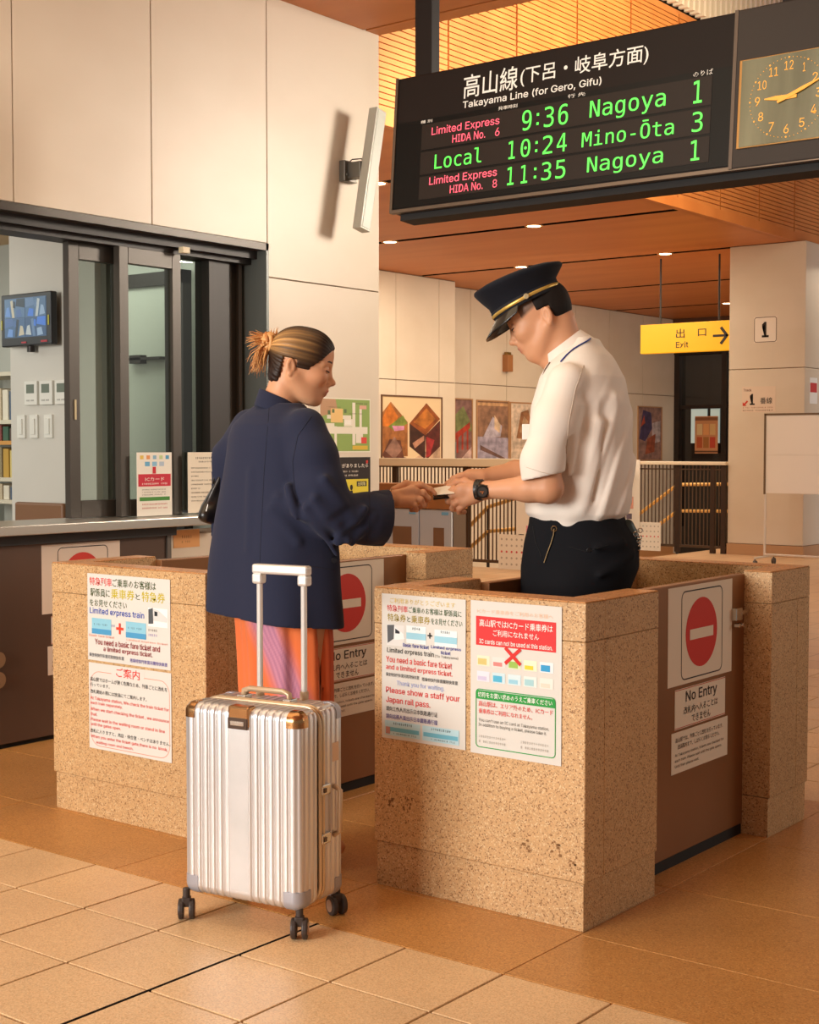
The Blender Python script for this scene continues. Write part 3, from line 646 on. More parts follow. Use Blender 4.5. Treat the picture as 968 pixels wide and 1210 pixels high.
for k in range(9): noise_line(s, 0.02, 0.215-k*0.020, [0.13, 0.17, 0.05, 0.19, 0.18, 0.06, 0.16, 0.12, 0.1][k], 0.007, '6E6254', seed=k+10)
s.done()

# ---- map and black/yellow poster on the wall end
s = Sheet('area_map', 0.425, 0.292, (WX+0.0014, 5.765, 1.247), R(90), 'green area map sheet on the cream wall above the black and yellow poster', cat='map', paper='E9E2CE')
s.rect(0.006, 0.006, 0.419, 0.286, '8DA457')
s.poly([(0.006, 0.286), (0.13, 0.286), (0.15, 0.22), (0.006, 0.19)], 'B98E6A', 1)
for x0, y0, x1, y1 in ((0.0, 0.10, 0.40, 0.138), (0.27, 0.04, 0.295, 0.27), (0.06, 0.18, 0.26, 0.20), (0.12, 0.02, 0.14, 0.14), (0.20, 0.14, 0.285, 0.18), (0.33, 0.138, 0.35, 0.25), (0.006, 0.138, 0.12, 0.156), (0.30, 0.05, 0.36, 0.10)): s.rect(x0, y0, x1, y1, 'E6DCC8', 2)
s.rect(0.09, 0.16, 0.19, 0.235, 'E8BE78', 3); s.rect(0.205, 0.15, 0.26, 0.175, 'F0EADC', 3)
for x, y in ((0.10, 0.212), (0.065, 0.205), (0.20, 0.213)): s.rect(x, y, x+0.02, y+0.02, '63764A', 4)
s.rect(0.345, 0.048, 0.392, 0.082, 'D6493C', 3); s.rect(0.27, 0.014, 0.40, 0.036, 'D6B13E', 3); s.rect(0.33, 0.236, 0.39, 0.256, 'D9A48C', 3)
noise_line(s, 0.30, 0.262, 0.10, 0.008, '4A4A3A', seed=4); noise_line(s, 0.06, 0.24, 0.12, 0.006, '6A5A3A', seed=5); noise_line(s, 0.24, 0.207, 0.12, 0.006, '6A5A3A', seed=6)
s.done()
s = Sheet('safety_poster', 0.425, 0.29, (WX+0.0014, 5.765, 0.930), R(90), 'black poster with white heading and yellow cards on the cream wall below the map', cat='poster', paper='2B211C')
s.text('困ったことがありましたら', 0.02, 0.232, 0.385, 0.024, 'EDE2D2', 3, bold=0.03); noise_line(s, 0.06, 0.208, 0.27, 0.010, 'D8CCBC', seed=2); noise_line(s, 0.04, 0.186, 0.29, 0.011, 'D8CCBC', seed=3)
s.rect(0.385, 0.255, 0.402, 0.272, 'C23A30', 3)
for x in (0.02, 0.215): s.rect(x, 0.02, x+0.19, 0.170, 'D9C63A', 2); s.rect(x+0.09, 0.13, x+0.175, 0.158, '3A3022', 3); s.text('出発階', x+0.10, 0.134, 0.065, 0.020, 'EADFA0', 4); s.ell(x+0.045, 0.125, 0.012, 0.016, '2A2218', 3, 12); s.poly([(x+0.02, 0.04), (x+0.07, 0.04), (x+0.055, 0.108), (x+0.035, 0.108)], '2A2218', 3); noise_line(s, x+0.08, 0.08, 0.09, 0.010, 'A8921E', seed=7)
s.done()

# ---- slanted lamp on the wall
lt = empty('wall_light', (WX, 5.985, 2.75), 0, 'long slim grey light panel tilted off the cream wall on a bracket', 'wall light')
M_fix = mat('fixture_grey', 'A9A79A', 0.35, 0.25); M_fixf = mat('fixture_diffuser', 'C3C6B8', 0.3)
dy = 0.142; ang = math.atan2(dy, 0.655)
mb = MB(); mb.box((-0.028, -0.042, -0.335), (0.028, 0.042, 0.335)); hb = mb.build('housing', M_fix, lt, bevel=0.004)
hb.location = (0.15, 0.02, 0.0); hb.rotation_euler = (-ang, 0, 0)
mb = MB(); mb.box((0.024, -0.030, -0.325), (0.031, 0.034, 0.325)); d_ = mb.build('diffuser', M_fixf, lt, bevel=0.002); d_.location = hb.location; d_.rotation_euler = hb.rotation_euler
MB().box((0, -0.055, -0.055), (0.04, 0.05, 0.055)).box((0.04, -0.03, -0.04), (0.125, 0.03, 0.045)).cyl((0.04, -0.04, -0.02), (0.05, -0.04, -0.02), 0.008).build('bracket', mat('bracket_steel', '6E6A62', 0.4, 0.7), lt, bevel=0.003)
MB().tube([(0.02, 0, 0.05), (0.03, 0.02, 0.07), (0.08, 0.035, 0.07), (0.12, 0.03, 0.05)], 0.003, 8).build('cable', M_frame_dark, lt)

# ---- departure board with clock
db = empty('departure_board', (-3.15, 5.0, 2.30), 0, 'hanging black departure board with green and red train times and a clock', 'departure board')
M_bh = mat('board_housing', '1C120D', 0.55, spec=0.2); M_bb = mat('board_black', '0B0908', 0.4, spec=0.2); M_led = mat('led_row', '2A211C', 0.45, spec=0.2)
M_clk = mat('clock_housing', '362D27', 0.5, spec=0.25)
bx0, bx1 = -0.825, 0.785; zt = 0.594; TL = R(-4.7)
bd = empty('board_body', parent=db); bd.rotation_euler = (TL, 0, 0)
def BP(mb, nm, m, **k): return mb.build(nm, m, bd, **k)
BP(MB().box((bx0, 0.0, 0.0), (bx1, 0.16, zt)), 'housing', M_bh, bevel=0.006)
BP(MB().box((bx0-0.004, -0.008, 0.0), (bx0+0.01, 0.012, zt)).box((bx0, -0.010, -0.004), (bx1+0.5, 0.016, 0.010)), 'edge_trim', mat('board_trim', '6E5F52', 0.35, 0.6))
BP(MB().box((bx0+0.012, -0.004, 0.018), (bx1-0.004, 0.0, 0.392)), 'display_panel', M_bb)
BP(MB().box((bx1, -0.014, 0.0), (bx1+0.50, 0.16, zt)), 'clock_housing', M_clk, bevel=0.006)
BP(MB().box((bx1-0.004, -0.016, 0), (bx1+0.010, 0, zt)), 'seam_strip', mat('seam', '5A4C42', 0.4, 0.5))
BP(MB().box((bx0+0.03, 0.03, -0.03), (bx1+0.45, 0.13, 0.0)), 'bottom_cover', M_blk)
rows = [(0.258, 0.368), (0.150, 0.248), (0.042, 0.140)]
for a, b in rows: BP(MB().box((-0.672, -0.0055, a), (0.695, -0.004, b)), 'led_row', M_led)
def ink(name, col, items, es=0, y=-0.0045, font='sans'):
    mb = MB()
    for body, x0, z0, w, h, bold in items:
        v, f = text_mesh(body, w, h, x0, z0, bold, font=font, res=3 if h > 0.03 else 1)
        if v: mb.add([(a, y, b) for a, b in v], f)
    m = mat('ink_board_'+name, col, 0.5, emit=col if es else None, es=es)
    return BP(mb, 'lettering', m)
ink('white', 'F2EEE6', [('高山線', -0.463, 0.452, 0.275, 0.100, 0.012), ('(下呂・岐阜方面)', -0.175, 0.458, 0.592, 0.082, 0.008), ('Takayama Line (for Gero, Gifu)', -0.463, 0.404, 0.675, 0.038, 0.012)], y=-0.0008)
ink('small', 'E6E0D6', [('種 別', -0.68, 0.374, 0.062, 0.013, 0.03), ('発車時刻', -0.275, 0.374, 0.095, 0.016, 0.03), ('行 先', 0.062, 0.374, 0.082, 0.016, 0.03), ('のりば', 0.615, 0.372, 0.082, 0.022, 0.0)], y=-0.0060)
G_ = []
for k, (tm, dest, trk) in enumerate((('9:36', 'Nagoya', '1'), ('10:24', 'Mino-Ōta', '3'), ('11:35', 'Nagoya', '1'))):
    a, b = rows[k]; h = (b-a); n = len(tm); chars = [c for c in tm]
    x_end = 0.078; cw = 0.067; 
    xs_ = []
    x = x_end
    for c in reversed(chars):
        w = 0.040 if c == ':' else cw
        x -= w; xs_.append((c, x, w))
    for c, x, w in xs_:
        if c == ':':
            G_.append(('.', x+0.014, a+h*0.26, 0.011, 0.011, 0.01)); G_.append(('.', x+0.014, a+h*0.60, 0.011, 0.011, 0.01))
        else:
            ww = 0.032 if c == '1' else 0.046
            G_.append((c, x + (w-ww)/2, a+h*0.12, ww, h*0.76, 0.0))
    wd = {'Nagoya': 0.335, 'Mino-Ōta': 0.406}[dest]; xd = {'Nagoya': 0.168, 'Mino-Ōta': 0.138}[dest]
    hh = {'Nagoya': h*0.78, 'Mino-Ōta': h*0.74}[dest]; zz = {'Nagoya': a+h*0.04, 'Mino-Ōta': a+h*0.16}[dest]
    G_.append((dest, xd, zz, wd, hh, 0.0))
    G_.append((trk, 0.62, a+h*0.12, 0.036 if trk == '1' else 0.044, h*0.78, 0.0))
    # serif feet on the 1s
ink('green', '4FE04A', G_ + [('Local', -0.594, rows[1][0]+0.016, 0.245, 0.066, 0.0)], es=1.1, y=-0.0062, font='mono')
Rr = []
for k in (0, 2):
    a, b = rows[k]; Rr += [('Limited Express', -0.618, a+0.050, 0.352, 0.042, 0.004), ('HIDA No.', -0.505, a+0.010, 0.17, 0.034, 0.004), ('6' if k == 0 else '8', -0.285, a+0.010, 0.022, 0.034, 0.0)]
ink('red', 'F2566A', Rr, es=1.0, y=-0.0062)
# clock
cx, cz, cr = 1.005, 0.235, 0.145
BP(MB().box((cx-0.195, -0.020, cz-0.165), (cx+0.195, -0.013, cz+0.165)), 'clock_frame', mat('clock_brass', '9A7446', 0.3, 0.8), bevel=0.002)
BP(MB().box((cx-0.183, -0.0225, cz-0.160), (cx+0.190, -0.019, cz+0.160)), 'clock_face', mat('clock_green', '3C4020', 0.12, 0.0, 0.8, mottle=(3.0, '77785A', 0.9, (2.2, 1, 0.25)), coat=0.6))
mb = MB()
for k in range(60):
    t = 2*math.pi*k/60; r = 0.0035 if k % 5 == 0 else 0.0016; mb.cyl((cx+cr*math.sin(t), -0.0222, cz+cr*math.cos(t)), (cx+cr*math.sin(t), -0.0245, cz+cr*math.cos(t)), r, n=8)
BP(mb, 'minute_dots', mat('clock_amber', 'F2A63A', 0.4, emit='F2A63A', es=0.35))
mb = MB()
for k in range(1, 13):
    t = 2*math.pi*k/12; r = cr*0.80; w = 0.020 if k < 10 else 0.034
    if k == 1: w = 0.010
    v, f = text_mesh(str(k), w, 0.033, cx + r*math.sin(t) - w/2, cz + r*math.cos(t) - 0.0165, 0.0)
    mb.add([(a, -0.0232, b) for a, b in v], f)
BP(mb, 'numerals', MATS['clock_amber'])
def hand(t, l, w, back, y):
    d = (math.sin(t), math.cos(t)); n_ = (d[1], -d[0])
    pts = [(-back, -w*0.7), (-back, w*0.7), (0, w), (l*0.5, w), (l, w*0.25), (l, -w*0.25), (l*0.5, -w), (0, -w)]
    P_ = [(cx + d[0]*a + n_[0]*b, cz + d[1]*a + n_[1]*b) for a, b in pts]
    return MB().prism(P_, 1, y, y-0.0015)
BP(hand(R(272), 0.088, 0.008, 0.035, -0.025), 'hour_hand', MATS['clock_amber']); BP(hand(R(68), 0.135, 0.0065, 0.04, -0.028), 'minute_hand', MATS['clock_amber'])
# posts
MB().box((-0.735, 0.055, 0.55), (-0.645, 0.115, 1.302)).build('post', mat('post_dark', '1E1510', 0.6, spec=0.2), db, bevel=0.003)
MB().box((0.955, 0.055, 0.55), (1.045, 0.115, 1.302)).build('post', MATS['post_dark'], db, bevel=0.003)

# ---- exit sign
ex = empty('exit_sign', (-8.925, 16.3, 2.455), 0, 'lit yellow exit sign with black arrow hanging left of the pillar', 'sign')
MB().box((0, 0, 0), (1.28, 0.12, 0.362)).build('lightbox', mat('exit_yellow', 'B88200', 0.5, emit='FFAE00', es=0.55), ex, bevel=0.004)
mb = MB()
for body, x, z, w, h in (('出', 0.50, 0.175, 0.12, 0.115), ('口', 0.80, 0.185, 0.11, 0.09), ('Exit', 0.50, 0.055, 0.17, 0.075)):
    v, f = text_mesh(body, w, h, x, z, 0.01); mb.add([(a, -0.003, b) for a, b in v], f)
mb.add([(a, -0.003, b) for a, b in ((1.0, 0.165), (1.0, 0.195), (1.17, 0.195), (1.17, 0.165))], [(0, 1, 2, 3)])
for sg in (1, -1): mb.add([(a, -0.0032, 0.18 + sg*b) for a, b in ((1.21, 0.0), (1.18, -0.02), (1.09, 0.09), (1.12, 0.112))], [(0, 1, 2, 3)])
mb.build('lettering', mat('ink_black', '241C14', 0.6), ex)
MB().cyl((0.25, 0.06, 0.362), (0.25, 0.06, 1.18), 0.012).cyl((1.05, 0.06, 0.362), (1.05, 0.06, 1.18), 0.012).build('hanger', M_frame_dark, ex)

# ---- signs on the pillar
s = Sheet('track_number', 0.285, 0.300, (-7.208, PY-0.0018, 2.494), 0, 'white rounded square sign with the number 1 high on the pillar', cat='sign', paper='EADCCB')
s.ring(0.003, 0.003, 0.282, 0.297, 0.03, 0.008, '6E5A4A'); s.text('1', 0.100, 0.06, 0.085, 0.18, '2A221C', 3, bold=0.02); s.done()
s = Sheet('track_notice', 0.42, 0.30, (-7.35, PY-0.0018, 1.685), 0, 'small notice for track 1 with a red arrow on the pillar below the number', cat='sign', paper='DFC9B2')
s.text('Track', 0.02, 0.245, 0.10, 0.03, '7A4A3C', 3); s.text('1', 0.10, 0.085, 0.062, 0.13, '241C18', 3, bold=0.02); s.text('番線', 0.23, 0.095, 0.15, 0.075, '241C18', 3, bold=0.02)
s.poly([(0.01, 0.075), (0.06, 0.075), (0.045, 0.09), (0.08, 0.125), (0.065, 0.14), (0.03, 0.105), (0.01, 0.12)], 'C8402F', 3); noise_line(s, 0.01, 0.045, 0.38, 0.018, 'B08068', seed=3); noise_line(s, 0.01, 0.012, 0.38, 0.018, '8A6A58', seed=4)
s.done()
# red notice on the lit flank of the pillar
s = Sheet('red_notice', 0.22, 0.30, (PX1+0.0016, 16.05, 1.78), R(90), 'white notice with a red band on the bright flank of the pillar', cat='notice', paper='F0EDEA')
s.rect(0.01, 0.13, 0.21, 0.24, 'C83A3A'); s.done()

# ---- mobile board with two white sheets
wbd = empty('notice_board_stand', (-6.47, 14.6, 0), 0, 'wheeled stand with two blank white sheets in front of the pillar', 'notice board')
M_wht = mat('board_white', 'E6DED3', 0.5); M_alu = mat('stand_white_pipe', 'DDD2C6', 0.35, 0.2)
MB().box((0.0, -0.01, 0.78), (1.2, 0.012, 1.62)).build('board_panel', M_wht, wbd)
mb = MB().box((-0.012, -0.02, 0.77), (0.008, 0.02, 1.635)).box((-0.012, -0.02, 1.615), (1.21, 0.02, 1.635)).box((1.195, -0.02, 0.77), (1.21, 0.02, 1.635)); mb.build('board_frame', mat('frame_bronze', '7A6650', 0.4, 0.4), wbd)
for z0, z1 in ((1.195, 1.605), (0.785, 1.185)): MB().box((0.02, -0.014, z0), (1.18, -0.0105, z1)).build('paper', mat('paper_blank', 'ECE4DA', 0.6), wbd)
for x in (0.0, 1.198):
    MB().cyl((x, 0, 0.11), (x, 0, 0.80), 0.013).build('leg', M_alu, wbd)
    f_ = MB().cyl((x, -0.25, 0.095), (x, 0.25, 0.095), 0.013).build('foot_bar', M_alu, wbd)
    for y in (-0.24, 0.24): MB().cyl((x-0.014, y, 0.035), (x+0.014, y, 0.035), 0.035, n=16).cyl((x, y, 0.06), (x, y, 0.09), 0.008).build('caster', mat('caster_dark', '4A423C', 0.5), f_)
MB().cyl((0, 0, 0.12), (1.198, 0, 0.12), 0.012).build('cross_bar', M_alu, wbd)

# ---- railings round the stairwell
M_bal = mat('baluster_dark', '5A4636', 0.45, 0.3); M_rail = mat('rail_cream', 'EAD9BE', 0.4); M_post = mat('post_brown', '3E2C20', 0.5, 0.2)
def railing(x0, y0, x1, y1, posts, step, label, top=1.10, capw=0.04, caph=0.04):
    L_ = math.hypot(x1-x0, y1-y0)
    t = empty('stair_railing', (x0, y0, 0), math.atan2(y1-y0, x1-x0), label, 'railing')
    MB().box((0, -capw, top-caph), (L_, capw, top)).build('top_rail', M_rail, t, bevel=0.006)
    MB().box((0, -0.015, 0.06), (L_, 0.015, 0.09)).box((0, -0.012, top-0.10), (L_, 0.012, top-0.085)).build('bottom_rail', M_bal, t)
    b_ = MB().box((-0.0055, -0.006, 0.09), (0.0055, 0.006, top-caph)).build('baluster', M_bal, t, loc=(step, 0, 0))
    x = step*2
    while x < L_ - 0.02:
        o = b_.copy(); COL.objects.link(o); o.location = (x, 0, 0); x += step
    for p in posts: MB().box((p-0.03, -0.02, 0), (p+0.03, 0.03, top-caph)).build('post', M_post, t)
    return t
railing(-11.9, 12.5, -8.02, 12.5, (0.04, 2.02, 2.99, 3.84), 0.0475, 'pale topped railing with thin dark bars seen between the two people', top=1.155, capw=0.06, caph=0.085)
railing(-8.05, 12.6, -8.86, 15.85, (), 0.06, 'railing side run behind the attendant', top=1.10)
railing(-8.88, 15.9, -7.53, 15.9, (0.02, 0.70, 1.17, 1.31), 0.05, 'railing with dark bars between the attendant and the pillar')
M_hr = mat('handrail_gold', 'D9A75E', 0.35, 0.3)
for k, (yy, pts, lab) in enumerate(((13.6, ((-10.2, -0.12), (-9.393, 0.591), (-8.95, 0.72), (-8.4, 0.86)), 'golden stair handrail seen through the railing under the hands of the attendant'),
                               (17.3, ((-10.2, -0.15), (-8.9, 0.78), (-8.0, 0.80), (-8.0, 0.45), (-8.9, 0.43), (-10.2, -0.5)), 'golden looped stair handrail seen through the railing left of the pillar'))):
    t = empty('stair_handrail', (0, yy, 0), 0, lab, 'handrail')
    MB().tube([(a, 0, b) for a, b in pts], 0.024, 10).build('rail', M_hr, t, smooth=True)
    if k == 0: MB().tube([(a, 0, b-0.2-0.08*q) for q, (a, b) in enumerate(pts[:3])], 0.024, 10).build('rail', M_hr, t, smooth=True)
    mb = MB()
    for q in (1, 2): mb.cyl((pts[q][0], 0, pts[q][1]-0.02), (pts[q][0], 0, -1.5), 0.018)
    mb.build('support', M_frame_dark, t)

# ---- recycling bins
rb = empty('recycling_bins', (-8.5, 10.0, 0), 0, 'grey fronted recycling bin cabinet with wooden top, behind the handover of the tickets', 'bin'); rb.scale = (0.90, 1, 1)
M_bin = mat('bin_grey', 'B4B9C6', 0.45, 0.1); M_binw = mat('bin_wood', '9A6236', 0.5)
MB().box((0, 0.0, 0), (1.372, 0.18, 0.73)).build('cabinet', mat('bin_carcass', '5A4A40', 0.6), rb)
MB().box((-0.01, -0.03, 0.74), (1.385, 0.19, 0.955)).build('top_fascia', M_binw, rb, bevel=0.006)
for k, (a, b) in enumerate(((0.0, 0.475), (0.48, 0.972), (0.977, 1.365))):
    d_ = MB().box((a+0.004, -0.02, 0.06), (b-0.004, 0.0, 0.735)).build('bin_door', M_bin, rb, bevel=0.003)
    MB().box((a+0.17, -0.022, 0.25), (b-0.09, -0.018, 0.58)).build('window', mat('bin_window', '7A5A44', 0.2), d_)
    MB().box((b-0.12, -0.023, 0.69), (b-0.04, -0.019, 0.715)).build('sticker', mat('sticker_blue', '6FA8CF', 0.5), d_)

# ---- posters on the far wall
def art(s, w, h, blobs):
    for k, (pts, c) in enumerate(blobs): s.poly([(a*w, b*h) for a, b in pts], c, 1 + (k > 0) + 0.5*k*0.2)
def poster(y0, y1, z0, z1, x, label, paper, fr='B98C62'):
    s = Sheet('framed_poster', y1-y0, z1-z0, (x+0.006, y0, z0), R(90), label, cat='poster', paper=paper, th=0.004)
    w, h = y1-y0, z1-z0; t = 0.02
    MB().box((-t, -0.012, -t), (0, 0.006, h+t)).box((w, -0.012, -t), (w+t, 0.006, h+t)).box((0, -0.012, -t), (w, 0.006, 0)).box((0, -0.012, h), (w, 0.006, h+t)).build('frame', mat('frame_'+fr, fr, 0.4, 0.2), s.root)
    return s, w, h
s, w, h = poster(15.08, 16.41, 1.06, 1.96, -12.15, 'large framed poster of two photo diamonds on the far wall beside the wall corner', 'D9BE96', '6A4A34')
art(s, w, h, [([(0.02, 0.02), (0.98, 0.02), (0.98, 0.30), (0.5, 0.05), (0.02, 0.2)], 'CFA98A'),
  ([(0.0, 0.10), (0.0, 0.75), (0.14, 0.92), (0.42, 0.62), (0.42, 0.10)], 'A86A3A'), ([(0.0, 0.66), (0.12, 0.90), (0.26, 0.70), (0.20, 0.55), (0.0, 0.55)], 'D67A2E'), ([(0.10, 0.55), (0.34, 0.72), (0.42, 0.6), (0.2, 0.48)], '7E8C3C'), ([(0.16, 0.56), (0.36, 0.56), (0.36, 0.50), (0.2, 0.48)], 'D890B4'), ([(0.0, 0.12), (0.12, 0.36), (0.30, 0.34), (0.36, 0.08), (0.1, 0.02)], '6E4232'), ([(0.05, 0.18), (0.2, 0.40), (0.33, 0.2), (0.2, 0.06)], '9A7262'),
  ([(0.45, 0.60), (0.74, 0.92), (0.98, 0.68), (0.72, 0.42)], '9A5226'), ([(0.52, 0.62), (0.74, 0.84), (0.90, 0.68), (0.72, 0.52)], 'C07430'), ([(0.45, 0.60), (0.72, 0.42), (0.72, 0.05), (0.45, 0.25)], '4A2A20'), ([(0.72, 0.42), (0.98, 0.66), (0.98, 0.25), (0.74, 0.04)], '5E2A22'), ([(0.74, 0.40), (0.88, 0.35), (0.80, 0.10), (0.73, 0.08)], 'A83434'), ([(0.50, 0.30), (0.70, 0.42), (0.70, 0.34), (0.54, 0.22)], 'C08A6E')])
s.done()
s, w, h = poster(17.29, 17.72, 1.05, 1.98, -12.55, 'narrow framed poster with a red bridge, nearest of the row of framed posters', 'B89A8A')
art(s, w, h, [([(0, 0), (1, 0), (1, 1), (0, 1)], '8E6A62'), ([(0, 0.75), (0.5, 0.9), (1, 0.6), (1, 0.5), (0, 0.5)], '7E8452'), ([(0, 0.45), (0.9, 0.65), (0.9, 0.55), (0, 0.35)], 'B8422E'), ([(0.1, 0.15), (0.2, 0.15), (0.2, 0.42), (0.1, 0.40)], 'B8422E'), ([(0.4, 0.2), (0.5, 0.2), (0.5, 0.5), (0.4, 0.48)], 'B8422E'), ([(0.7, 0.2), (0.8, 0.2), (0.8, 0.55), (0.7, 0.53)], 'B8422E'), ([(0.2, 0.0), (1, 0.0), (1, 0.25)], 'D8B4A8')]); s.done()
s, w, h = poster(17.86, 18.70, 1.05, 1.97, -12.55, 'framed poster of an animal in snow on the far wall, between two other posters', '9A8A92')
art(s, w, h, [([(0, 0), (1, 0), (1, 1), (0, 1)], 'A0785E'), ([(0, 0), (1, 0), (1, 0.4), (0, 0.42)], 'B4A8B8'), ([(0.2, 0.42), (0.5, 0.75), (0.8, 0.6), (0.75, 0.42), (0.4, 0.40)], 'C8BCC8'), ([(0.55, 0.78), (0.75, 0.62), (0.72, 0.48), (0.55, 0.55)], 'E2C2A0'), ([(0.1, 0.28), (0.9, 0.06), (0.9, 0.02), (0.1, 0.2)], '7A5A50'), ([(0.0, 0.98), (1, 0.98), (1, 0.93), (0, 0.93)], 'D8A878')]); s.done()
s, w, h = poster(18.77, 19.60, 1.05, 1.96, -12.55, 'white framed poster with a small round picture, partly behind the attendant', 'E2CDB6')
art(s, w, h, [([(0.02, 0.02), (0.98, 0.02), (0.98, 0.98), (0.02, 0.98)], 'E6CDB4'), ([(0.2, 0.4), (0.35, 0.85), (0.6, 0.9), (0.75, 0.6), (0.6, 0.38)], 'A8744E'), ([(0.3, 0.5), (0.45, 0.78), (0.6, 0.7), (0.55, 0.48)], 'C8A07A')]); noise_line(s, 0.1, 0.2, 0.6, 0.03, 'B09880', seed=3); s.done()
s, w, h = poster(21.9, 22.55, 1.05, 1.98, -12.55, 'framed poster mostly hidden behind the back of the attendant', 'B49478')
art(s, w, h, [([(0, 0), (1, 0), (1, 1), (0, 1)], 'A88468'), ([(0, 0.2), (0.8, 0.6), (0.8, 0.9), (0, 0.6)], '8A5A48')]); s.done()
s, w, h = poster(22.85, 23.72, 1.05, 1.99, -12.55, 'framed festival poster in blue and orange, last of the row before the dark portal', '8A7482')
art(s, w, h, [([(0, 0), (1, 0), (1, 1), (0, 1)], 'A07C70'), ([(0.05, 0.4), (0.2, 0.95), (0.55, 0.9), (0.6, 0.6), (0.3, 0.35)], '4E4262'), ([(0.6, 0.3), (0.95, 0.35), (0.95, 0.75), (0.6, 0.7)], 'C8B8B8'), ([(0.3, 0.1), (0.7, 0.15), (0.75, 0.5), (0.4, 0.4)], 'A85A3E'), ([(0.1, 0.62), (0.3, 0.7), (0.25, 0.85)], 'C0563A')]); s.done()
# poster on the portal glass
s = Sheet('portal_poster', 0.46, 0.68, (-12.10, 24.18, 1.16), 0, 'orange and cream poster on the dark portal glass under the exit sign', cat='poster', paper='C98E62')
for k in range(3):
    for q in range(2): s.rect(0.04+k*0.13, 0.10+q*0.24, 0.15+k*0.13, 0.30+q*0.24, ['B85A36', 'DCC08E', 'A8703E', 'E0A066', 'C04A36', 'D8B078'][k*2+q])
s.rect(0.0, 0.60, 0.46, 0.66, '8A5A3E', 2); s.rect(0.0, 0.02, 0.46, 0.05, '6A4632', 2); noise_line(s, 0.06, 0.61, 0.34, 0.03, 'E6CFA8', 3, seed=2) if False else None; s.done()
# wall sconce behind the attendant's face
sc_ = empty('wall_sconce', (-12.55, 18.62, 2.44), 0, 'small brown wall box on the far wall in front of the face of the attendant', 'wall fitting')
MB().box((0, -0.075, 0), (0.10, 0.075, 0.26)).build('box', mat('sconce_brown', 'A06A3C', 0.5), sc_, bevel=0.006); MB().box((0.02, -0.05, 0.26), (0.08, 0.05, 0.30)).build('cap', mat('sconce_gold', '8A6A34', 0.4, 0.6), sc_)

# ---- papers tied to the railings
def rsheet(x0, x1, z0, z1, y, label, paper='ECE2D6'):
    return Sheet('railing_notice', x1-x0, z1-z0, (x0, y, z0), 0, label, cat='notice', paper=paper, th=0.003)
def dots(s, w, h):
    for a in range(6):
        for b in range(5): s.ell(w*(0.1+a*0.16), h*(0.14+b*0.18), w*0.032, w*0.032, 'B9AFA4' if b != 2 else 'D05A5A', 1, 8)
    s.done()
dots(rsheet(-8.46, -8.07, 0.01, 0.37, 12.44, 'white dotted sheet low on the railing, left of the trousers of the attendant'), 0.39, 0.36)
s = rsheet(-8.235, -7.99, 0.38, 0.74, 12.435, 'white sheet with a pink mark on the railing beside the shirt hem of the attendant'); s.rect(0.12, 0.02, 0.2, 0.09, 'E09AA8'); s.done()
dots(rsheet(-8.713, -8.385, -0.0, 0.35, 15.86, 'white dotted sheet low on the railing behind the hip pouch of the attendant'), 0.328, 0.35)
s = rsheet(-8.90, -8.672, 0.26, 1.12, 15.85, 'tall narrow white banner sheet on the railing behind the back of the attendant'); s.rect(0.02, 0.25, 0.14, 0.40, 'E0A090'); s.rect(0.04, 0.12, 0.12, 0.19, '6A6070'); s.done()
# canister on the step of the far wall
cn = empty('wall_canister', (-12.30, 16.99, 1.05), 0, 'small grey canister beside a tan box above the railing, right of the large framed poster', 'canister')
MB().cyl((-0.10, 0.02, 0.0), (-0.10, 0.02, 0.30), 0.07, n=20).build('canister_body', mat('canister_grey', '8F8C86', 0.35, 0.4), cn, smooth=False)
MB().box((-0.25, -0.235, -0.0), (-0.13, -0.08, 0.28)).build('tan_box', mat('box_tan', 'B08A5E', 0.6), cn)
MB().box((-0.27, -0.235, -0.03), (0.0, 0.10, 0.0)).build('shelf', M_frame_dark, cn)

# ---- inside the office
mo = empty('wall_monitor', (-6.383, 4.8, 1.80), 0, 'small black wall monitor showing a grid of camera views, inside the office window', 'monitor')
MB().box((0, -0.075, 0), (0.412, -0.035, 0.272)).build('case', mat('monitor_black', '17171A', 0.35), mo, bevel=0.006)
mb = MB(); cols = ['5C7FB0', '9DA6A8', '46618A', '7C94AC', '2E3A44', '3E6CB8', 'A6A08C', '56708E']
scr = empty('screen', (0.03, -0.076, 0.045), parent=mo)
scr_m = mat('screen_dark', '26384E', 0.2, emit='3A5878', es=0.35)
MB().box((0, 0, 0), (0.345, 0.002, 0.205)).build('display', scr_m, scr)
r_ = random.Random(5)
for a in range(2):
    for b in range(2):
        x0, z0 = 0.004+a*0.170, 0.004+b*0.100; w0, h0 = 0.166, 0.097
        P_ = [[(0, 0), (1, 0), (1, 1), (0, 1)], [(0, 0.5), (0.45, 0.62), (0.4, 1), (0, 1)], [(0.5, 0), (0.62, 0), (0.72, 0.9), (0.6, 0.95)], [(0.70, 0.05), (0.98, 0.1), (0.9, 0.55), (0.78, 0.6)], [(0.12, 0.05), (0.4, 0.0), (0.42, 0.4), (0.2, 0.45)], [(0.46, 0.5), (0.58, 0.55), (0.56, 0.9), (0.47, 0.85)]]
        if (a+b) % 2: P_ = [[(1-u, v) for u, v in pp] for pp in P_]
        for q, pp in enumerate(P_):
            c = cols[(a*3+b*2+q*2) % 8] if q else ['3E5A78', '4E6A86', '36506E', '46627E'][a*2+b]
            MB().add([(x0+u*w0, -0.0008-0.0002*q, z0+v*h0) for u, v in pp], [tuple(range(len(pp)))]).build('camera_view', mat('scr_'+c, c, 0.4, emit=c, es=0.35), scr)
MB().box((0.17, -0.0775, 0.014), (0.21, -0.0745, 0.022)).box((0.33, -0.0775, 0.014), (0.38, -0.0745, 0.024)).build('badge', mat('badge_red', 'B0303A', 0.5), mo)
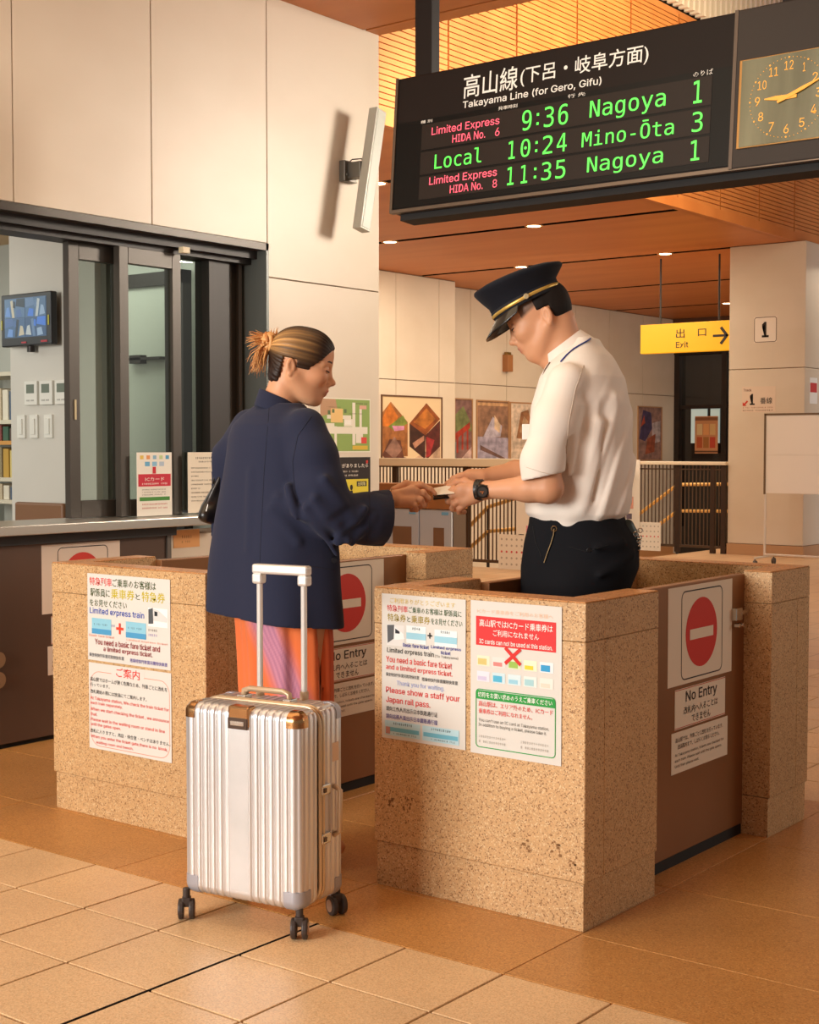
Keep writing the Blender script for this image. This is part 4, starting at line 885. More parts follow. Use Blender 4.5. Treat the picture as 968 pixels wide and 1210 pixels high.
MB().box((0.388, -0.0775, 0.10), (0.396, -0.0745, 0.15)).box((0.004, -0.0775, 0.09), (0.010, -0.0745, 0.14)).build('sticker', mat('sticker_yellow', 'C9C23A', 0.5), mo)
MB().cyl((0.20, -0.04, 0.0), (0.20, -0.04, -0.03), 0.02).box((0.15, -0.04, 0.05), (0.26, 0.0, 0.2)).build('mount', M_frame_dark, mo)
M_ivory = mat('device_ivory', 'D9D7CC', 0.45); M_lcd = mat('lcd_grey', '6B7466', 0.3)
for k, (x, lab) in enumerate(((-6.27, 'white thermostat below the wall monitor, leftmost of three'), (-6.145, 'white thermostat, middle of three'), (-6.02, 'white thermostat nearest the window frame'))):
    t = empty('thermostat', (x, 4.8, 1.495), 0, lab, 'thermostat', 'thermostats in the office')
    MB().box((0, -0.02, 0), (0.105, 0, 0.125)).build('case', M_ivory, t, bevel=0.003); MB().box((0.02, -0.022, 0.062), (0.082, -0.019, 0.108)).build('display', M_lcd, t)
    MB().box((0.02, -0.022, 0.02), (0.045, -0.019, 0.028)).box((0.055, -0.022, 0.02), (0.08, -0.019, 0.028)).build('button', mat('button_grey', 'A9A79E', 0.5), t)
for k, (x, lab) in enumerate(((-6.345, 'tall white light switch, leftmost of three below the thermostats'), (-6.24, 'tall white light switch, middle of three below the thermostats'), (-6.12, 'tall white light switch nearest the window frame'))):
    t = empty('light_switch', (x, 4.8, 1.322), 0, lab, 'switch', 'light switches in the office')
    MB().box((0, -0.012, 0), (0.066, 0, 0.122)).build('plate', M_ivory, t, bevel=0.002); MB().box((0.018, -0.019, 0.02), (0.048, -0.011, 0.102)).build('rocker', M_ivory, t, bevel=0.002)
t = empty('office_chair', (-5.82, 4.42, 0), 0, 'brown backed chair just inside the office window sill', 'chair')
MB().box((-0.20, 0.10, 0.60), (0.18, 0.135, 1.0)).build('backrest', mat('chair_brown', '7A563A', 0.5), t, bevel=0.012); MB().box((-0.2, -0.30, 0.42), (0.18, 0.10, 0.47)).build('seat', MATS['chair_brown'], t, bevel=0.01)
for a in (-0.18, 0.15):
    for b in (-0.28, 0.09): MB().box((a, b, 0), (a+0.03, b+0.03, 0.45 if b < 0 else 0.62)).build('leg', MATS['chair_brown'], t)
# shelf with binders at the left edge
t = empty('office_shelf', (-8.1, 5.6, 0), 0, 'pale shelf rack at the left edge of the office window', 'shelf')
M_sh = mat('shelf_pale', 'C9BFA8', 0.5)
for x in (0, 0.66): MB().box((x-0.02, 0, 0), (x+0.02, 0.35, 1.75)).build('side_panel', M_sh, t)
for z in (0.45, 0.92, 1.06, 1.29, 1.42, 1.72): MB().box((0, 0, z), (0.66, 0.35, z+0.025)).build('shelf_board', M_sh if z != 1.29 else mat('shelf_amber', 'C48A3E', 0.5), t)
RN = ['bottom', 'narrow middle', 'middle', 'amber', 'upper']
for zi, (z, hh) in enumerate(((0.475, 0.3), (0.945, 0.1), (1.085, 0.19), (1.315, 0.1), (1.445, 0.2))):
    for q in range(3):
        k = (q*2+zi*3) % 9
        c = ['7A3A30', 'C9B46A', '3A5A44', 'B9A88A', '5A4A40', 'D6CDB8', '8A7A5A', '46566A', 'B8903A'][k]; cn_ = ['red brown', 'straw yellow', 'dark green', 'tan', 'dark brown', 'cream', 'olive', 'slate blue', 'ochre'][k]
        o = MB().box((0, 0, 0), (0.055, 0.24, hh-0.01*(q % 3))).build('binder', mat('binder_'+c, c, 0.6), None, bevel=0.003, loc=(-7.66+q*0.069, 5.62, z))
        tag(o, cn_+' binder on the '+RN[zi]+' board of the office shelf at the left edge', 'binder', 'binders in the office shelf')
# ================================================================== SUITCASE
sc0 = empty('suitcase', (-2.841, 2.671, 0), R(8), 'x', 'suitcase')
sc0['label'] = 'silver ribbed trolley suitcase with raised white handle on the floor tiles'
M_al = mat('aluminium_shell', 'DCDADA', 0.36, 0.68, bump=(60, 0.03, (1, 1, 0.1)))
M_seam = mat('seam_champagne', 'D8C0A0', 0.3, 0.6); M_cop = mat('corner_copper', 'B98A5C', 0.22, 0.9); M_cg = mat('corner_grey', 'A8A8B0', 0.4, 0.3)
M_hnd = mat('handle_beige', 'C9AE8E', 0.35, 0.3); M_hw = mat('handle_white', 'DEDAD4', 0.35, 0.35); M_rub = mat('wheel_dark', '3A302C', 0.5); M_hub = mat('wheel_hub', 'B89A84', 0.35, 0.5)
CW, CD, CZ0, CZ1 = 0.378, 0.215, 0.075, 0.592
def rounded_shell(x0, x1, y0, y1, z0, z1, r, name, open_y=None):
    """rounded box with vertical ribs on the faces and front-to-back ribs on the ends"""
    verts = {}; vs_ = []; fs_ = []
    def rib(t, p=0.0235):
        q = (t / p) % 1.0; return -0.0035 * (1 if q < 0.13 else (0.55 if q < 0.2 or q > 0.94 else 0)) + 0.001*math.sin(math.pi*min(max((q-0.13)/0.87, 0), 1))
    lo = np.array([x0, y0, z0]); hi = np.array([x1, y1, z1]); ctr = (lo+hi)/2
    def put(p):
        p = np.array(p); inner = np.minimum(np.maximum(p, lo+r), hi-r); d = p-inner; l = np.linalg.norm(d)
        n = d/l if l > 1e-9 else d; q = inner + n*r if l > 1e-9 else p
        a = np.abs(n)
        dd = 0
        if a[1] > 0.6: dd = rib(q[0]-ctr[0]+0.01175) if abs(q[0]-ctr[0]) > 0.036 else 0.0016
        elif a[0] > 0.6: dd = rib(q[1]-y0+0.004)
        elif a[2] > 0.6: dd = rib(q[0]-ctr[0]+0.01175)
        q = q + n*dd
        key = tuple(np.round(p, 5))
        if key not in verts: verts[key] = len(vs_); vs_.append(tuple(q))
        return verts[key]
    def grid(f, us, vs2):
        g = [[put(f(u, v)) for v in vs2] for u in us]
        for i in range(len(us)-1):
            for j in range(len(vs2)-1): fs_.append((g[i][j], g[i+1][j], g[i+1][j+1], g[i][j+1]))
    def cut(a, b, n):
        m = np.linspace(a+r, b-r, n); e = r*(1-np.tan(np.linspace(math.pi/4, 0, 6)))
        return np.concatenate([a+e[:-1], m, (b-e[:-1])[::-1]])
    X_ = cut(x0, x1, 150); Y_ = cut(y0, y1, 24); Z_ = cut(z0, z1, 8)
    grid(lambda u, v: (u, y0, v), X_, Z_); grid(lambda u, v: (u, y1, v), X_, Z_)
    grid(lambda u, v: (x0, u, v), Y_, Z_); grid(lambda u, v: (x1, u, v), Y_, Z_)
    grid(lambda u, v: (u, v, z0), X_, Y_); grid(lambda u, v: (u, v, z1), X_, Y_)
    mb = MB(); mb.add(vs_, fs_); return mb.build(name, M_al, sc0, smooth=True)
rounded_shell(0, CW, 0, 0.100, CZ0, CZ1, 0.026, 'front_shell')
rounded_shell(0, CW, 0.104, CD, CZ0, CZ1, 0.026, 'back_shell')
def loop(y, rr, w, grow=0.004):
    pts = []
    for cx_, cz_, a in ((CW-0.045, CZ1-0.045, 0), (0.045, CZ1-0.045, 90), (0.045, CZ0+0.045, 180), (CW-0.045, CZ0+0.045, 270)):
        for k in range(7): t = R(a+15*k); pts.append((cx_+(0.045+grow)*math.cos(t), y, cz_+(0.045+grow)*math.sin(t)))
    return MB().tube(pts, rr, 8, closed=True)
loop(0.096, 0.0055, 1, 0.0).build('frame_seam', M_seam, sc0, smooth=True); loop(0.110, 0.0055, 1, 0.0).build('frame_seam', M_seam, sc0, smooth=True)
loop(0.103, 0.0045, 1, -0.002).build('gasket', M_frame_dark, sc0, smooth=True)
def corner(px, py, pz, sx, sy, sz, m, nm='corner_guard', a=0.040):
    """thin cap that follows the rounded shell corner"""
    r = 0.026; C_ = np.array([px+sx*r, py+sy*r, pz+sz*r]); S_ = np.array([sx, sy, sz]); mb = MB(); off = 0.0022
    e = np.concatenate([np.linspace(0, r, 7), [a]]); e2 = e
    for ax in range(3):
        o = [k for k in range(3) if k != ax]; g = []
        for u in e:
            for v in e2:
                p = np.zeros(3); p[ax] = 0; p[o[0]] = u; p[o[1]] = v
                q = np.maximum(r-p, 0); n = q/np.linalg.norm(q); inner = np.maximum(p, r)
                g.append(np.array([px, py, pz]) + S_*(inner - n*(r+off)))
        n_ = len(e); mb.add(g, [(i*n_+j, (i+1)*n_+j, (i+1)*n_+j+1, i*n_+j+1) for i in range(n_-1) for j in range(n_-1)])
        rim = [g[(n_-1)*n_+j] for j in range(n_)] + [g[i*n_+n_-1] for i in range(n_-2, -1, -1)]
        inn = []
        for q in rim: d = np.array(q); k = np.zeros(3); k[ax] = S_[ax]*(off+0.002); inn.append(d+k)
        mb.add(rim+inn, [(i, i+1, i+1+len(rim), i+len(rim)) for i in range(len(rim)-1)])
    return mb.build(nm, m, sc0, smooth=True)
for cx_, sx in ((0, 1), (CW, -1)):
    corner(cx_, 0, CZ1, sx, 1, -1, M_cop); corner(cx_, CD, CZ1, sx, -1, -1, M_cg)
    corner(cx_, 0, CZ0, sx, 1, 1, M_cg, a=0.050); corner(cx_, CD, CZ0, sx, -1, 1, M_cg, a=0.050)
# front latch
lt_ = MB().box((CW/2-0.034, -0.006, CZ1-0.052), (CW/2+0.034, 0.03, CZ1+0.004)).build('latch', M_cop, sc0, bevel=0.006)
MB().box((CW/2-0.031, -0.010, CZ1-0.056), (CW/2+0.031, -0.004, CZ1-0.026)).build('latch_clip', mat('clip_dark', '5A4A40', 0.3, 0.8), lt_, bevel=0.002); MB().box((CW/2-0.022, -0.0125, CZ1-0.046), (CW/2+0.022, -0.009, CZ1-0.034)).build('latch_bar', M_chrome, lt_, bevel=0.001)
# smooth centre band with two scuffs
MB().box((CW/2-0.030, -0.0022, CZ0+0.03), (CW/2+0.030, 0.004, CZ1-0.06)).build('centre_band', mat('band_silver', 'D6D5D5', 0.34, 0.4, mottle=(9, 'A8B0AE', 0.25, (1, 1, 1))), sc0, bevel=0.001, seg=1)
# top carry handle
th_ = MB().tube([(CW/2-0.075, 0.125, CZ1), (CW/2-0.072, 0.125, CZ1+0.022), (CW/2-0.055, 0.125, CZ1+0.028), (CW/2+0.055, 0.125, CZ1+0.028), (CW/2+0.072, 0.125, CZ1+0.022), (CW/2+0.075, 0.125, CZ1)], 0.011, 12, flat=0.7).build('top_handle', M_hnd, sc0, smooth=True)
for s_ in (-1, 1): MB().box((CW/2+s_*0.075-0.014, 0.108, CZ1-0.004), (CW/2+s_*0.075+0.014, 0.142, CZ1+0.012)).build('hinge', M_chrome, th_, bevel=0.003)
# telescopic handle
for x in (0.122, 0.268):
    rd = MB().cyl((x, 0.187, CZ1-0.01), (x, 0.187, 0.925), 0.0085, n=14).build('pull_rod', M_hw, sc0, smooth=False)
    MB().cyl((x, 0.187, CZ1-0.004), (x, 0.187, CZ1+0.022), 0.012, n=14).build('rod_collar', M_hnd, rd)
MB().box((0.104, 0.172, 0.928), (0.286, 0.202, 0.955)).box((0.104, 0.172, 0.900), (0.136, 0.202, 0.93)).box((0.254, 0.172, 0.900), (0.286, 0.202, 0.93)).build('pull_grip', M_hw, sc0, bevel=0.007, seg=3)
# side latches, side handle, sticker
for z in (0.245, 0.375):
    c_ = MB().box((CW-0.002, 0.095, z-0.014), (CW+0.010, 0.135, z+0.014)).build('side_latch', M_chrome, sc0, bevel=0.003); MB().box((CW+0.008, 0.098, z-0.006), (CW+0.013, 0.110, z+0.006)).build('latch_clip', MATS['clip_dark'], c_)
MB().tube([(CW+0.002, 0.16, 0.245), (CW+0.020, 0.16, 0.255), (CW+0.022, 0.16, 0.365), (CW+0.002, 0.16, 0.375)], 0.009, 10, flat=0.8).build('side_handle', M_hnd, sc0, smooth=True)
MB().box((CW-0.001, 0.155, 0.44), (CW+0.0015, 0.185, 0.49)).build('sticker', mat('sticker_cream', 'D9B99A', 0.5), sc0)
# castors
def castor(x, y, rz):
    c = empty('castor', (x, y, 0), rz, parent=sc0); k = MB().cyl((0, 0, 0.045), (0, 0, 0.085), 0.010).box((-0.012, -0.014, 0.035), (0.012, 0.014, 0.060)).build('fork', M_rub, c, bevel=0.003)
    for s_ in (-1, 1):
        MB().cyl((s_*0.007, 0, 0.0275), (s_*0.022, 0, 0.0275), 0.0275, n=28).build('wheel', M_rub, c, bevel=0.004)
        MB().cyl((s_*0.0215, 0, 0.0275), (s_*0.0235, 0, 0.0275), 0.017, n=20).build('hub', M_hub, c)
castor(0.006, 0.004, R(35)); castor(0.362, 0.022, R(28)); castor(0.340, 0.235, R(60)); castor(0.03, 0.215, R(10))
# ================================================================== SCULPTING (implicit surfaces meshed by surface nets)
def nrm(v): v = np.array(v, float); return v/np.linalg.norm(v)
class Field:
    def __init__(s, lo, hi, h):
        s.h = h; s.lo = np.array(lo, float); n = np.ceil((np.array(hi)-s.lo)/h).astype(int)+1; s.n = n
        s.ax = [(s.lo[i] + h*np.arange(n[i])).astype('f4') for i in range(3)]
        s.d = np.full(tuple(n), 0.5, 'f4')
    def sub(s, lo, hi):
        a = [max(0, int((lo[i]-s.lo[i])/s.h)-1) for i in range(3)]; b = [min(s.n[i], int((hi[i]-s.lo[i])/s.h)+3) for i in range(3)]
        if any(b[i] <= a[i] for i in range(3)): return None
        sl = tuple(slice(a[i], b[i]) for i in range(3))
        return sl, s.ax[0][sl[0]][:, None, None], s.ax[1][sl[1]][None, :, None], s.ax[2][sl[2]][None, None, :]
    def comb(s, sl, d, k, op='u'):
        c = s.d[sl]
        if op == 'u':
            if k > 0: hh = np.maximum(k-np.abs(c-d), 0)/k; s.d[sl] = np.minimum(c, d) - hh*hh*k*0.25
            else: s.d[sl] = np.minimum(c, d)
        elif op == 's':
            d = -d
            if k > 0: hh = np.maximum(k-np.abs(c-d), 0)/k; s.d[sl] = np.maximum(c, d) + hh*hh*k*0.25
            else: s.d[sl] = np.maximum(c, d)
    def cone(s, a, b, ra, rb, k=0.01, op='u', sq=None):
        """round cone; sq=(direction, factor) flattens it along a direction"""
        a = np.array(a, float); b = np.array(b, float); m = max(ra, rb)*1.6 + k + 3*s.h
        r = s.sub(np.minimum(a, b)-m, np.maximum(a, b)+m)
        if r is None: return s
        sl, X, Y, Z = r; ba = b-a; L2 = float(ba@ba)+1e-12
        px, py, pz = X-a[0], Y-a[1], Z-a[2]
        t = np.clip((px*ba[0]+py*ba[1]+pz*ba[2])/L2, 0, 1)
        qx, qy, qz = px-ba[0]*t, py-ba[1]*t, pz-ba[2]*t
        if sq is not None:
            n = nrm(sq[0]); f = sq[1]; dn = qx*n[0]+qy*n[1]+qz*n[2]; g = 1/f-1
            qx = qx+n[0]*dn*g; qy = qy+n[1]*dn*g; qz = qz+n[2]*dn*g
            rr = ra+(rb-ra)*t; l = np.sqrt(qx*qx+qy*qy+qz*qz); d = (l-rr)*np.where(np.abs(l) > 1e-9, 1.0, 1.0)
        else: d = np.sqrt(qx*qx+qy*qy+qz*qz) - (ra+(rb-ra)*t)
        s.comb(sl, d.astype('f4'), k, op); return s
    def chain(s, pts, rs, k=0.01, **kw):
        for i in range(len(pts)-1): s.cone(pts[i], pts[i+1], rs[i], rs[i+1], k, **kw)
        return s
    def ell(s, c, r, ax=None, k=0.01, op='u'):
        c = np.array(c, float); r = np.array(r, float); m = r.max() + k + 3*s.h
        q = s.sub(c-m, c+m)
        if q is None: return s
        sl, X, Y, Z = q; A = np.eye(3) if ax is None else np.array(ax)
        p = [X-c[0], Y-c[1], Z-c[2]]
        u = [(p[0]*A[i][0]+p[1]*A[i][1]+p[2]*A[i][2]) for i in range(3)]
        k0 = np.sqrt(sum((u[i]/r[i])**2 for i in range(3))); k1 = np.sqrt(sum((u[i]/r[i]**2)**2 for i in range(3)))+1e-9
        s.comb(sl, (k0*(k0-1)/k1).astype('f4'), k, op); return s
    def loft(s, tab, k=0.01, op='u', pad=0.0, power=2.2, fold=None):
        """tab rows: z, cx, cy, a, b, angle  (section: super-ellipse, a along the angle)"""
        T = np.array(sorted(tab), float); m = T[:, 3:5].max()+pad+k+3*s.h
        q = s.sub((T[:, 1].min()-m, T[:, 2].min()-m, T[0, 0]-pad-k-2*s.h), (T[:, 1].max()+m, T[:, 2].max()+m, T[-1, 0]+pad+k+2*s.h))
        if q is None: return s
        sl, X, Y, Z = q
        z = Z.ravel(); g = lambda i: np.interp(z, T[:, 0], T[:, i])[None, None, :]
        cx, cy, a, b, an = g(1), g(2), g(3)+pad, g(4)+pad, g(5)
        px, py = X-cx, Y-cy; c, s_ = np.cos(an), np.sin(an); u = px*c+py*s_; v = -px*s_+py*c
        k0 = (np.abs(u/a)**power + np.abs(v/b)**power)**(1/power)
        d = (k0-1)*np.minimum(a, b)*1.05
        dz = np.maximum(T[0, 0]-pad-Z, Z-T[-1, 0]-pad)
        d = np.where(dz > -0.02, np.maximum(d, dz), d)
        if fold is not None: d = d + fold(X, Y, Z, np.arctan2(v/b, u/a), u, v)
        s.comb(sl, d.astype('f4'), k, op); return s
    def plane(s, p, n, k=0.0):
        """keep the side the normal points away from"""
        n = nrm(n); d = (s.ax[0][:, None, None]-p[0])*n[0]+(s.ax[1][None, :, None]-p[1])*n[1]+(s.ax[2][None, None, :]-p[2])*n[2]
        s.comb((slice(None),)*3, (-d).astype('f4'), k, 's'); return s
    def disp(s, fn):
        X, Y, Z = s.ax[0][:, None, None], s.ax[1][None, :, None], s.ax[2][None, None, :]
        s.d += fn(X, Y, Z).astype('f4'); return s
    def mesh(s, smooth=1):
        d = s.d; ins = d < 0; h = s.h
        c = np.zeros(tuple(np.array(d.shape)-1), 'i2')
        for i in (0, 1):
            for j in (0, 1):
                for k in (0, 1): c += ins[i:d.shape[0]-1+i, j:d.shape[1]-1+j, k:d.shape[2]-1+k]
        act = (c > 0) & (c < 8); idx = np.argwhere(act); vid = np.full(act.shape, -1, 'i8'); vid[act] = np.arange(len(idx))
        acc = np.zeros((len(idx), 3)); cnt = np.zeros(len(idx)); I = idx.T
        for ax in range(3):
            o = [a for a in range(3) if a != ax]
            for p in (0, 1):
                for q in (0, 1):
                    off = np.zeros(3, int); off[o[0]] = p; off[o[1]] = q; off2 = off.copy(); off2[ax] = 1
                    a = d[I[0]+off[0], I[1]+off[1], I[2]+off[2]]; b = d[I[0]+off2[0], I[1]+off2[1], I[2]+off2[2]]
                    m = (a < 0) != (b < 0); t = np.where(m, a/np.where(m, a-b, 1), 0)
                    pos = np.tile(off.astype(float), (len(idx), 1)); pos[:, ax] = t
                    acc += pos*m[:, None]; cnt += m
        V = (idx + acc/cnt[:, None])*h + s.lo
        F = []
        for ax in range(3):
            o = [a for a in range(3) if a != ax]
            sl0 = [slice(None)]*3; sl1 = [slice(None)]*3; sl0[ax] = slice(0, -1); sl1[ax] = slice(1, None)
            for a in o: sl0[a] = slice(1, -1); sl1[a] = slice(1, -1)
            A = ins[tuple(sl0)]; B = ins[tuple(sl1)]; e = np.argwhere(A != B); base = e.copy()
            for a in o: base[:, a] += 1
            inv = A[A != B]
            def cell(da, db):
                cc = base.copy(); cc[:, o[0]] -= da; cc[:, o[1]] -= db; return vid[cc[:, 0], cc[:, 1], cc[:, 2]]
            q = np.stack([cell(1, 1), cell(0, 1), cell(0, 0), cell(1, 0)], 1)
            if ax == 1: inv = ~inv
            q[~inv] = q[~inv][:, ::-1]
            F.append(q)
        F = np.concatenate(F); F = F[(F >= 0).all(1)]
        for _ in range(smooth):
            S_ = np.zeros_like(V); n_ = np.zeros(len(V))
            for i in range(4):
                np.add.at(S_, F[:, i], V[F[:, (i+1) % 4]]+V[F[:, (i+3) % 4]]); np.add.at(n_, F[:, i], 2)
            V = V*0.4 + 0.6*S_/np.maximum(n_, 1)[:, None]
        return V, F
def link_mesh(name, parts, m, parent, smooth=True, matfn=None):
    """parts: list of (V, F); joined into ONE object"""
    V = np.concatenate([p[0] for p in parts]); off = 0; F = []
    for v, f in parts: F.append(f+off); off += len(v)
    F = np.concatenate(F).astype('i4')
    me = bpy.data.meshes.new(name); me.vertices.add(len(V)); me.vertices.foreach_set('co', V.astype('f4').ravel())
    me.loops.add(len(F)*4); me.loops.foreach_set('vertex_index', F.ravel()); me.polygons.add(len(F)); me.polygons.foreach_set('loop_start', np.arange(0, len(F)*4, 4, dtype='i4'))
    for m_ in (m if isinstance(m, (list, tuple)) else [m]): me.materials.append(m_)
    if matfn is not None: me.polygons.foreach_set('material_index', matfn(V[F].mean(1)).astype('i4'))
    me.update(); me.validate()
    if smooth: me.shade_smooth()
    o = bpy.data.objects.new(name, me); COL.objects.link(o); o.parent = parent
    return o
def vcol(o, fn, name='tone'):
    me = o.data; n = len(me.vertices); v = np.empty(n*3, 'f4'); me.vertices.foreach_get('co', v); c = fn(v.reshape(-1, 3))
    a = me.color_attributes.new(name, 'FLOAT_COLOR', 'POINT'); a.data.foreach_set('color', np.concatenate([c, np.ones((n, 1))], 1).astype('f4').ravel())
def vmat(name, rough=0.5, attr='tone', sheen=0.0, spec=0.5, bump=None, sss=0.0):
    m = bpy.data.materials.new(name); m.use_nodes = True; N = m.node_tree.nodes; L = m.node_tree.links; b = N['Principled BSDF']
    a = N.new('ShaderNodeVertexColor'); a.layer_name = attr; L.new(a.outputs[0], b.inputs['Base Color']); b.inputs['Roughness'].default_value = rough; b.inputs['Specular IOR Level'].default_value = spec
    if sheen: b.inputs['Sheen Weight'].default_value = sheen
    if sss: b.inputs['Subsurface Weight'].default_value = sss; b.inputs['Subsurface Radius'].default_value = (0.012, 0.005, 0.003); b.inputs['Subsurface Scale'].default_value = 1.0
    if bump:
        tc = N.new('ShaderNodeTexCoord'); mp = N.new('ShaderNodeMapping'); mp.inputs['Scale'].default_value = bump[2]; L.new(tc.outputs['Object'], mp.inputs[0])
        n = N.new('ShaderNodeTexNoise'); n.inputs['Scale'].default_value = bump[0]; L.new(mp.outputs[0], n.inputs['Vector'])
        bp = N.new('ShaderNodeBump'); bp.inputs['Strength'].default_value = bump[1]; bp.inputs['Distance'].default_value = 0.003; L.new(n.outputs['Fac'], bp.inputs['Height']); L.new(bp.outputs[0], b.inputs['Normal'])
    return m
def wob(seed, n=5, fmin=4, fmax=14):
    """smooth pseudo-random scalar field"""
    r = np.random.RandomState(seed); K = r.randn(n, 3); K = K/np.linalg.norm(K, axis=1)[:, None]*r.uniform(fmin, fmax, n)[:, None]; ph = r.uniform(0, 6.28, n); am = r.uniform(0.5, 1, n); am /= am.sum()
    def f(X, Y, Z): return sum(am[i]*np.sin(K[i, 0]*X+K[i, 1]*Y+K[i, 2]*Z+ph[i]) for i in range(n))
    return f
class Frame:
    """figure frame: x to the right of the viewer, y away, z up; converts photograph measurements at depth D0+dd"""
    def __init__(s, px0, D0):
        s.px0 = px0; s.D0 = D0; s.ox = (px0-484)/FPX*D0
        cy, sy = math.cos(YAW), math.sin(YAW)
        s.base = (sy*D0 + cy*s.ox, cy*D0 - sy*s.ox, 0)
    def __call__(s, px, py, dd=0.0):
        a = (px-484)/FPX; b = -(py-605)/FPX; t = (s.D0+dd)/(math.cos(PIT)-b*math.sin(PIT))
        return np.array([a*t - s.ox, dd, CAMH + t*(math.sin(PIT)+b*math.cos(PIT))])
class Head:
    """head frame: forward, left, up given in the figure frame"""
    def __init__(s, c, yaw, pitch, roll=0.0):
        s.c = np.array(c, float); cp, sp = math.cos(pitch), math.sin(pitch)
        s.f = np.array([math.cos(yaw)*cp, math.sin(yaw)*cp, -sp]); l = np.array([-math.sin(yaw), math.cos(yaw), 0])
        u = np.cross(s.f, l); s.l = l*math.cos(roll)+u*math.sin(roll); s.u = np.cross(s.f, s.l)
        s.A = [s.f, s.l, s.u]
    def __call__(s, a, b, c): return s.c + s.f*a + s.l*b + s.u*c
    def inv(s, P): Q = P-s.c; return np.stack([Q@s.f, Q@s.l, Q@s.u], -1)
def sculpt_head(F, H, m=1.0, fem=True):
    """skull, face planes, nose, lips, lids, ears, chin and neck root"""
    e = lambda c, r, k=0.012, op='u', ax=None: F.ell(H(*[x*m for x in c]), [x*m for x in r], ax or H.A, k*m, op)
    c_ = lambda a, b, ra, rb, k=0.010, **kw: F.cone(H(*[x*m for x in a]), H(*[x*m for x in b]), ra*m, rb*m, k*m, **kw)
    e((-0.008, 0, 0.022), (0.093, 0.074, 0.080), 0)                 # cranium
    e((0.030, 0, 0.028), (0.0585, 0.064, 0.066), 0.02)               # forehead
    e((0.028, 0, -0.040), (0.058, 0.056, 0.066), 0.03)              # mid face
    e((0.040, 0, -0.082), (0.040, 0.040, 0.032), 0.03)              # jaw front
    c_((0.070, -0.010, -0.101), (0.070, 0.010, -0.101), 0.0145, 0.0145, 0.02)  # chin
    for s_ in (-1, 1):
        c_((-0.012, s_*0.060, -0.050), (0.050, s_*0.026, -0.098), 0.015, 0.014, 0.03)  # jaw line
        e((0.056, s_*0.036, -0.030), (0.030, 0.026, 0.024), 0.02)   # cheek
        c_((0.078, s_*0.014, 0.014), (0.066, s_*0.048, 0.012), 0.009, 0.007, 0.014)    # brow ridge
        e((0.0875, s_*0.033, -0.004), (0.013, 0.018, 0.011), 0.010, 's')               # eye socket
        e((0.073, s_*0.032, -0.004), (0.0145, 0.0155, 0.0135), 0.004)                   # lids over the eye ball
        c_((0.083, s_*0.020, -0.006), (0.078, s_*0.046, -0.002), 0.0030, 0.0022, 0.004) # upper lid fold
        e((0.092, s_*0.0125, -0.044), (0.010, 0.0085, 0.0075), 0.007)                   # nostril wing
    c_((0.080, 0, 0.004), (0.100, 0, -0.034), 0.0065, 0.0085, 0.014)                    # nose bridge
    e((0.1045, 0, -0.037), (0.0105, 0.0105, 0.0090), 0.008)                              # nose tip
    e((0.084, 0, -0.064), (0.012, 0.022, 0.016), 0.016)                                 # muzzle
    c_((0.0945, -0.006, -0.0645), (0.0945, 0.006, -0.0645), 0.0048, 0.0048, 0.005); c_((0.0915, -0.006, -0.0655), (0.082, -0.024, -0.064), 0.0042, 0.0018, 0.004); c_((0.0915, 0.006, -0.0655), (0.082, 0.024, -0.064), 0.0042, 0.0018, 0.004)
    c_((0.0895, -0.008, -0.0755), (0.0895, 0.008, -0.0755), 0.0056, 0.0056, 0.005)
    c_((0.098, -0.014, -0.0702), (0.098, 0.014, -0.0702), 0.0016, 0.0016, 0.003, op='s')
    for s_ in (-1, 1):                                                                  # ears
        er = [H.f*0.94+H.u*0.2 - H.l*s_*0.3, H.l*s_*0.93+H.f*0.33, H.u]; er[0] = nrm(er[0]); er[1] = nrm(er[1]-er[0]*(er[1]@er[0])); er[2] = np.cross(er[0], er[1])
        e((-0.026, s_*0.0755, -0.022), (0.0155, 0.0068, 0.0265), 0.006, ax=er)
        e((-0.022, s_*0.0830, -0.018), (0.0090, 0.0062, 0.0165), 0.003, 's', ax=er)
        e((-0.022, s_*0.0765, -0.044), (0.0075, 0.0055, 0.0080), 0.005, ax=er)
def finger(F, pts, r0, r1, k=0.004):
    n = len(pts); rs = np.linspace(r0, r1, n); F.chain(pts, list(rs), k)
    for i in range(1, n-1): F.ell(pts[i], [rs[i]*1.07]*3, None, 0.004)
# ================================================================== THE TRAVELLER
W = Frame(340, 4.35)
tr = empty('person', W.base, -YAW, 'person in navy jacket and orange skirt, hair in a bun, handing over a ticket', 'person')
skin_tone = np.array(srgb('D9A079')[:3]); lip_tone = np.array(srgb('B8605A')[:3])
M_skin = vmat('skin', 0.48, sss=0.12, spec=0.4)
M_dark = mat('brow_dark', '2A1B16', 0.6)
HW = Head(W(357, 429, 0.0), R(1), R(14))
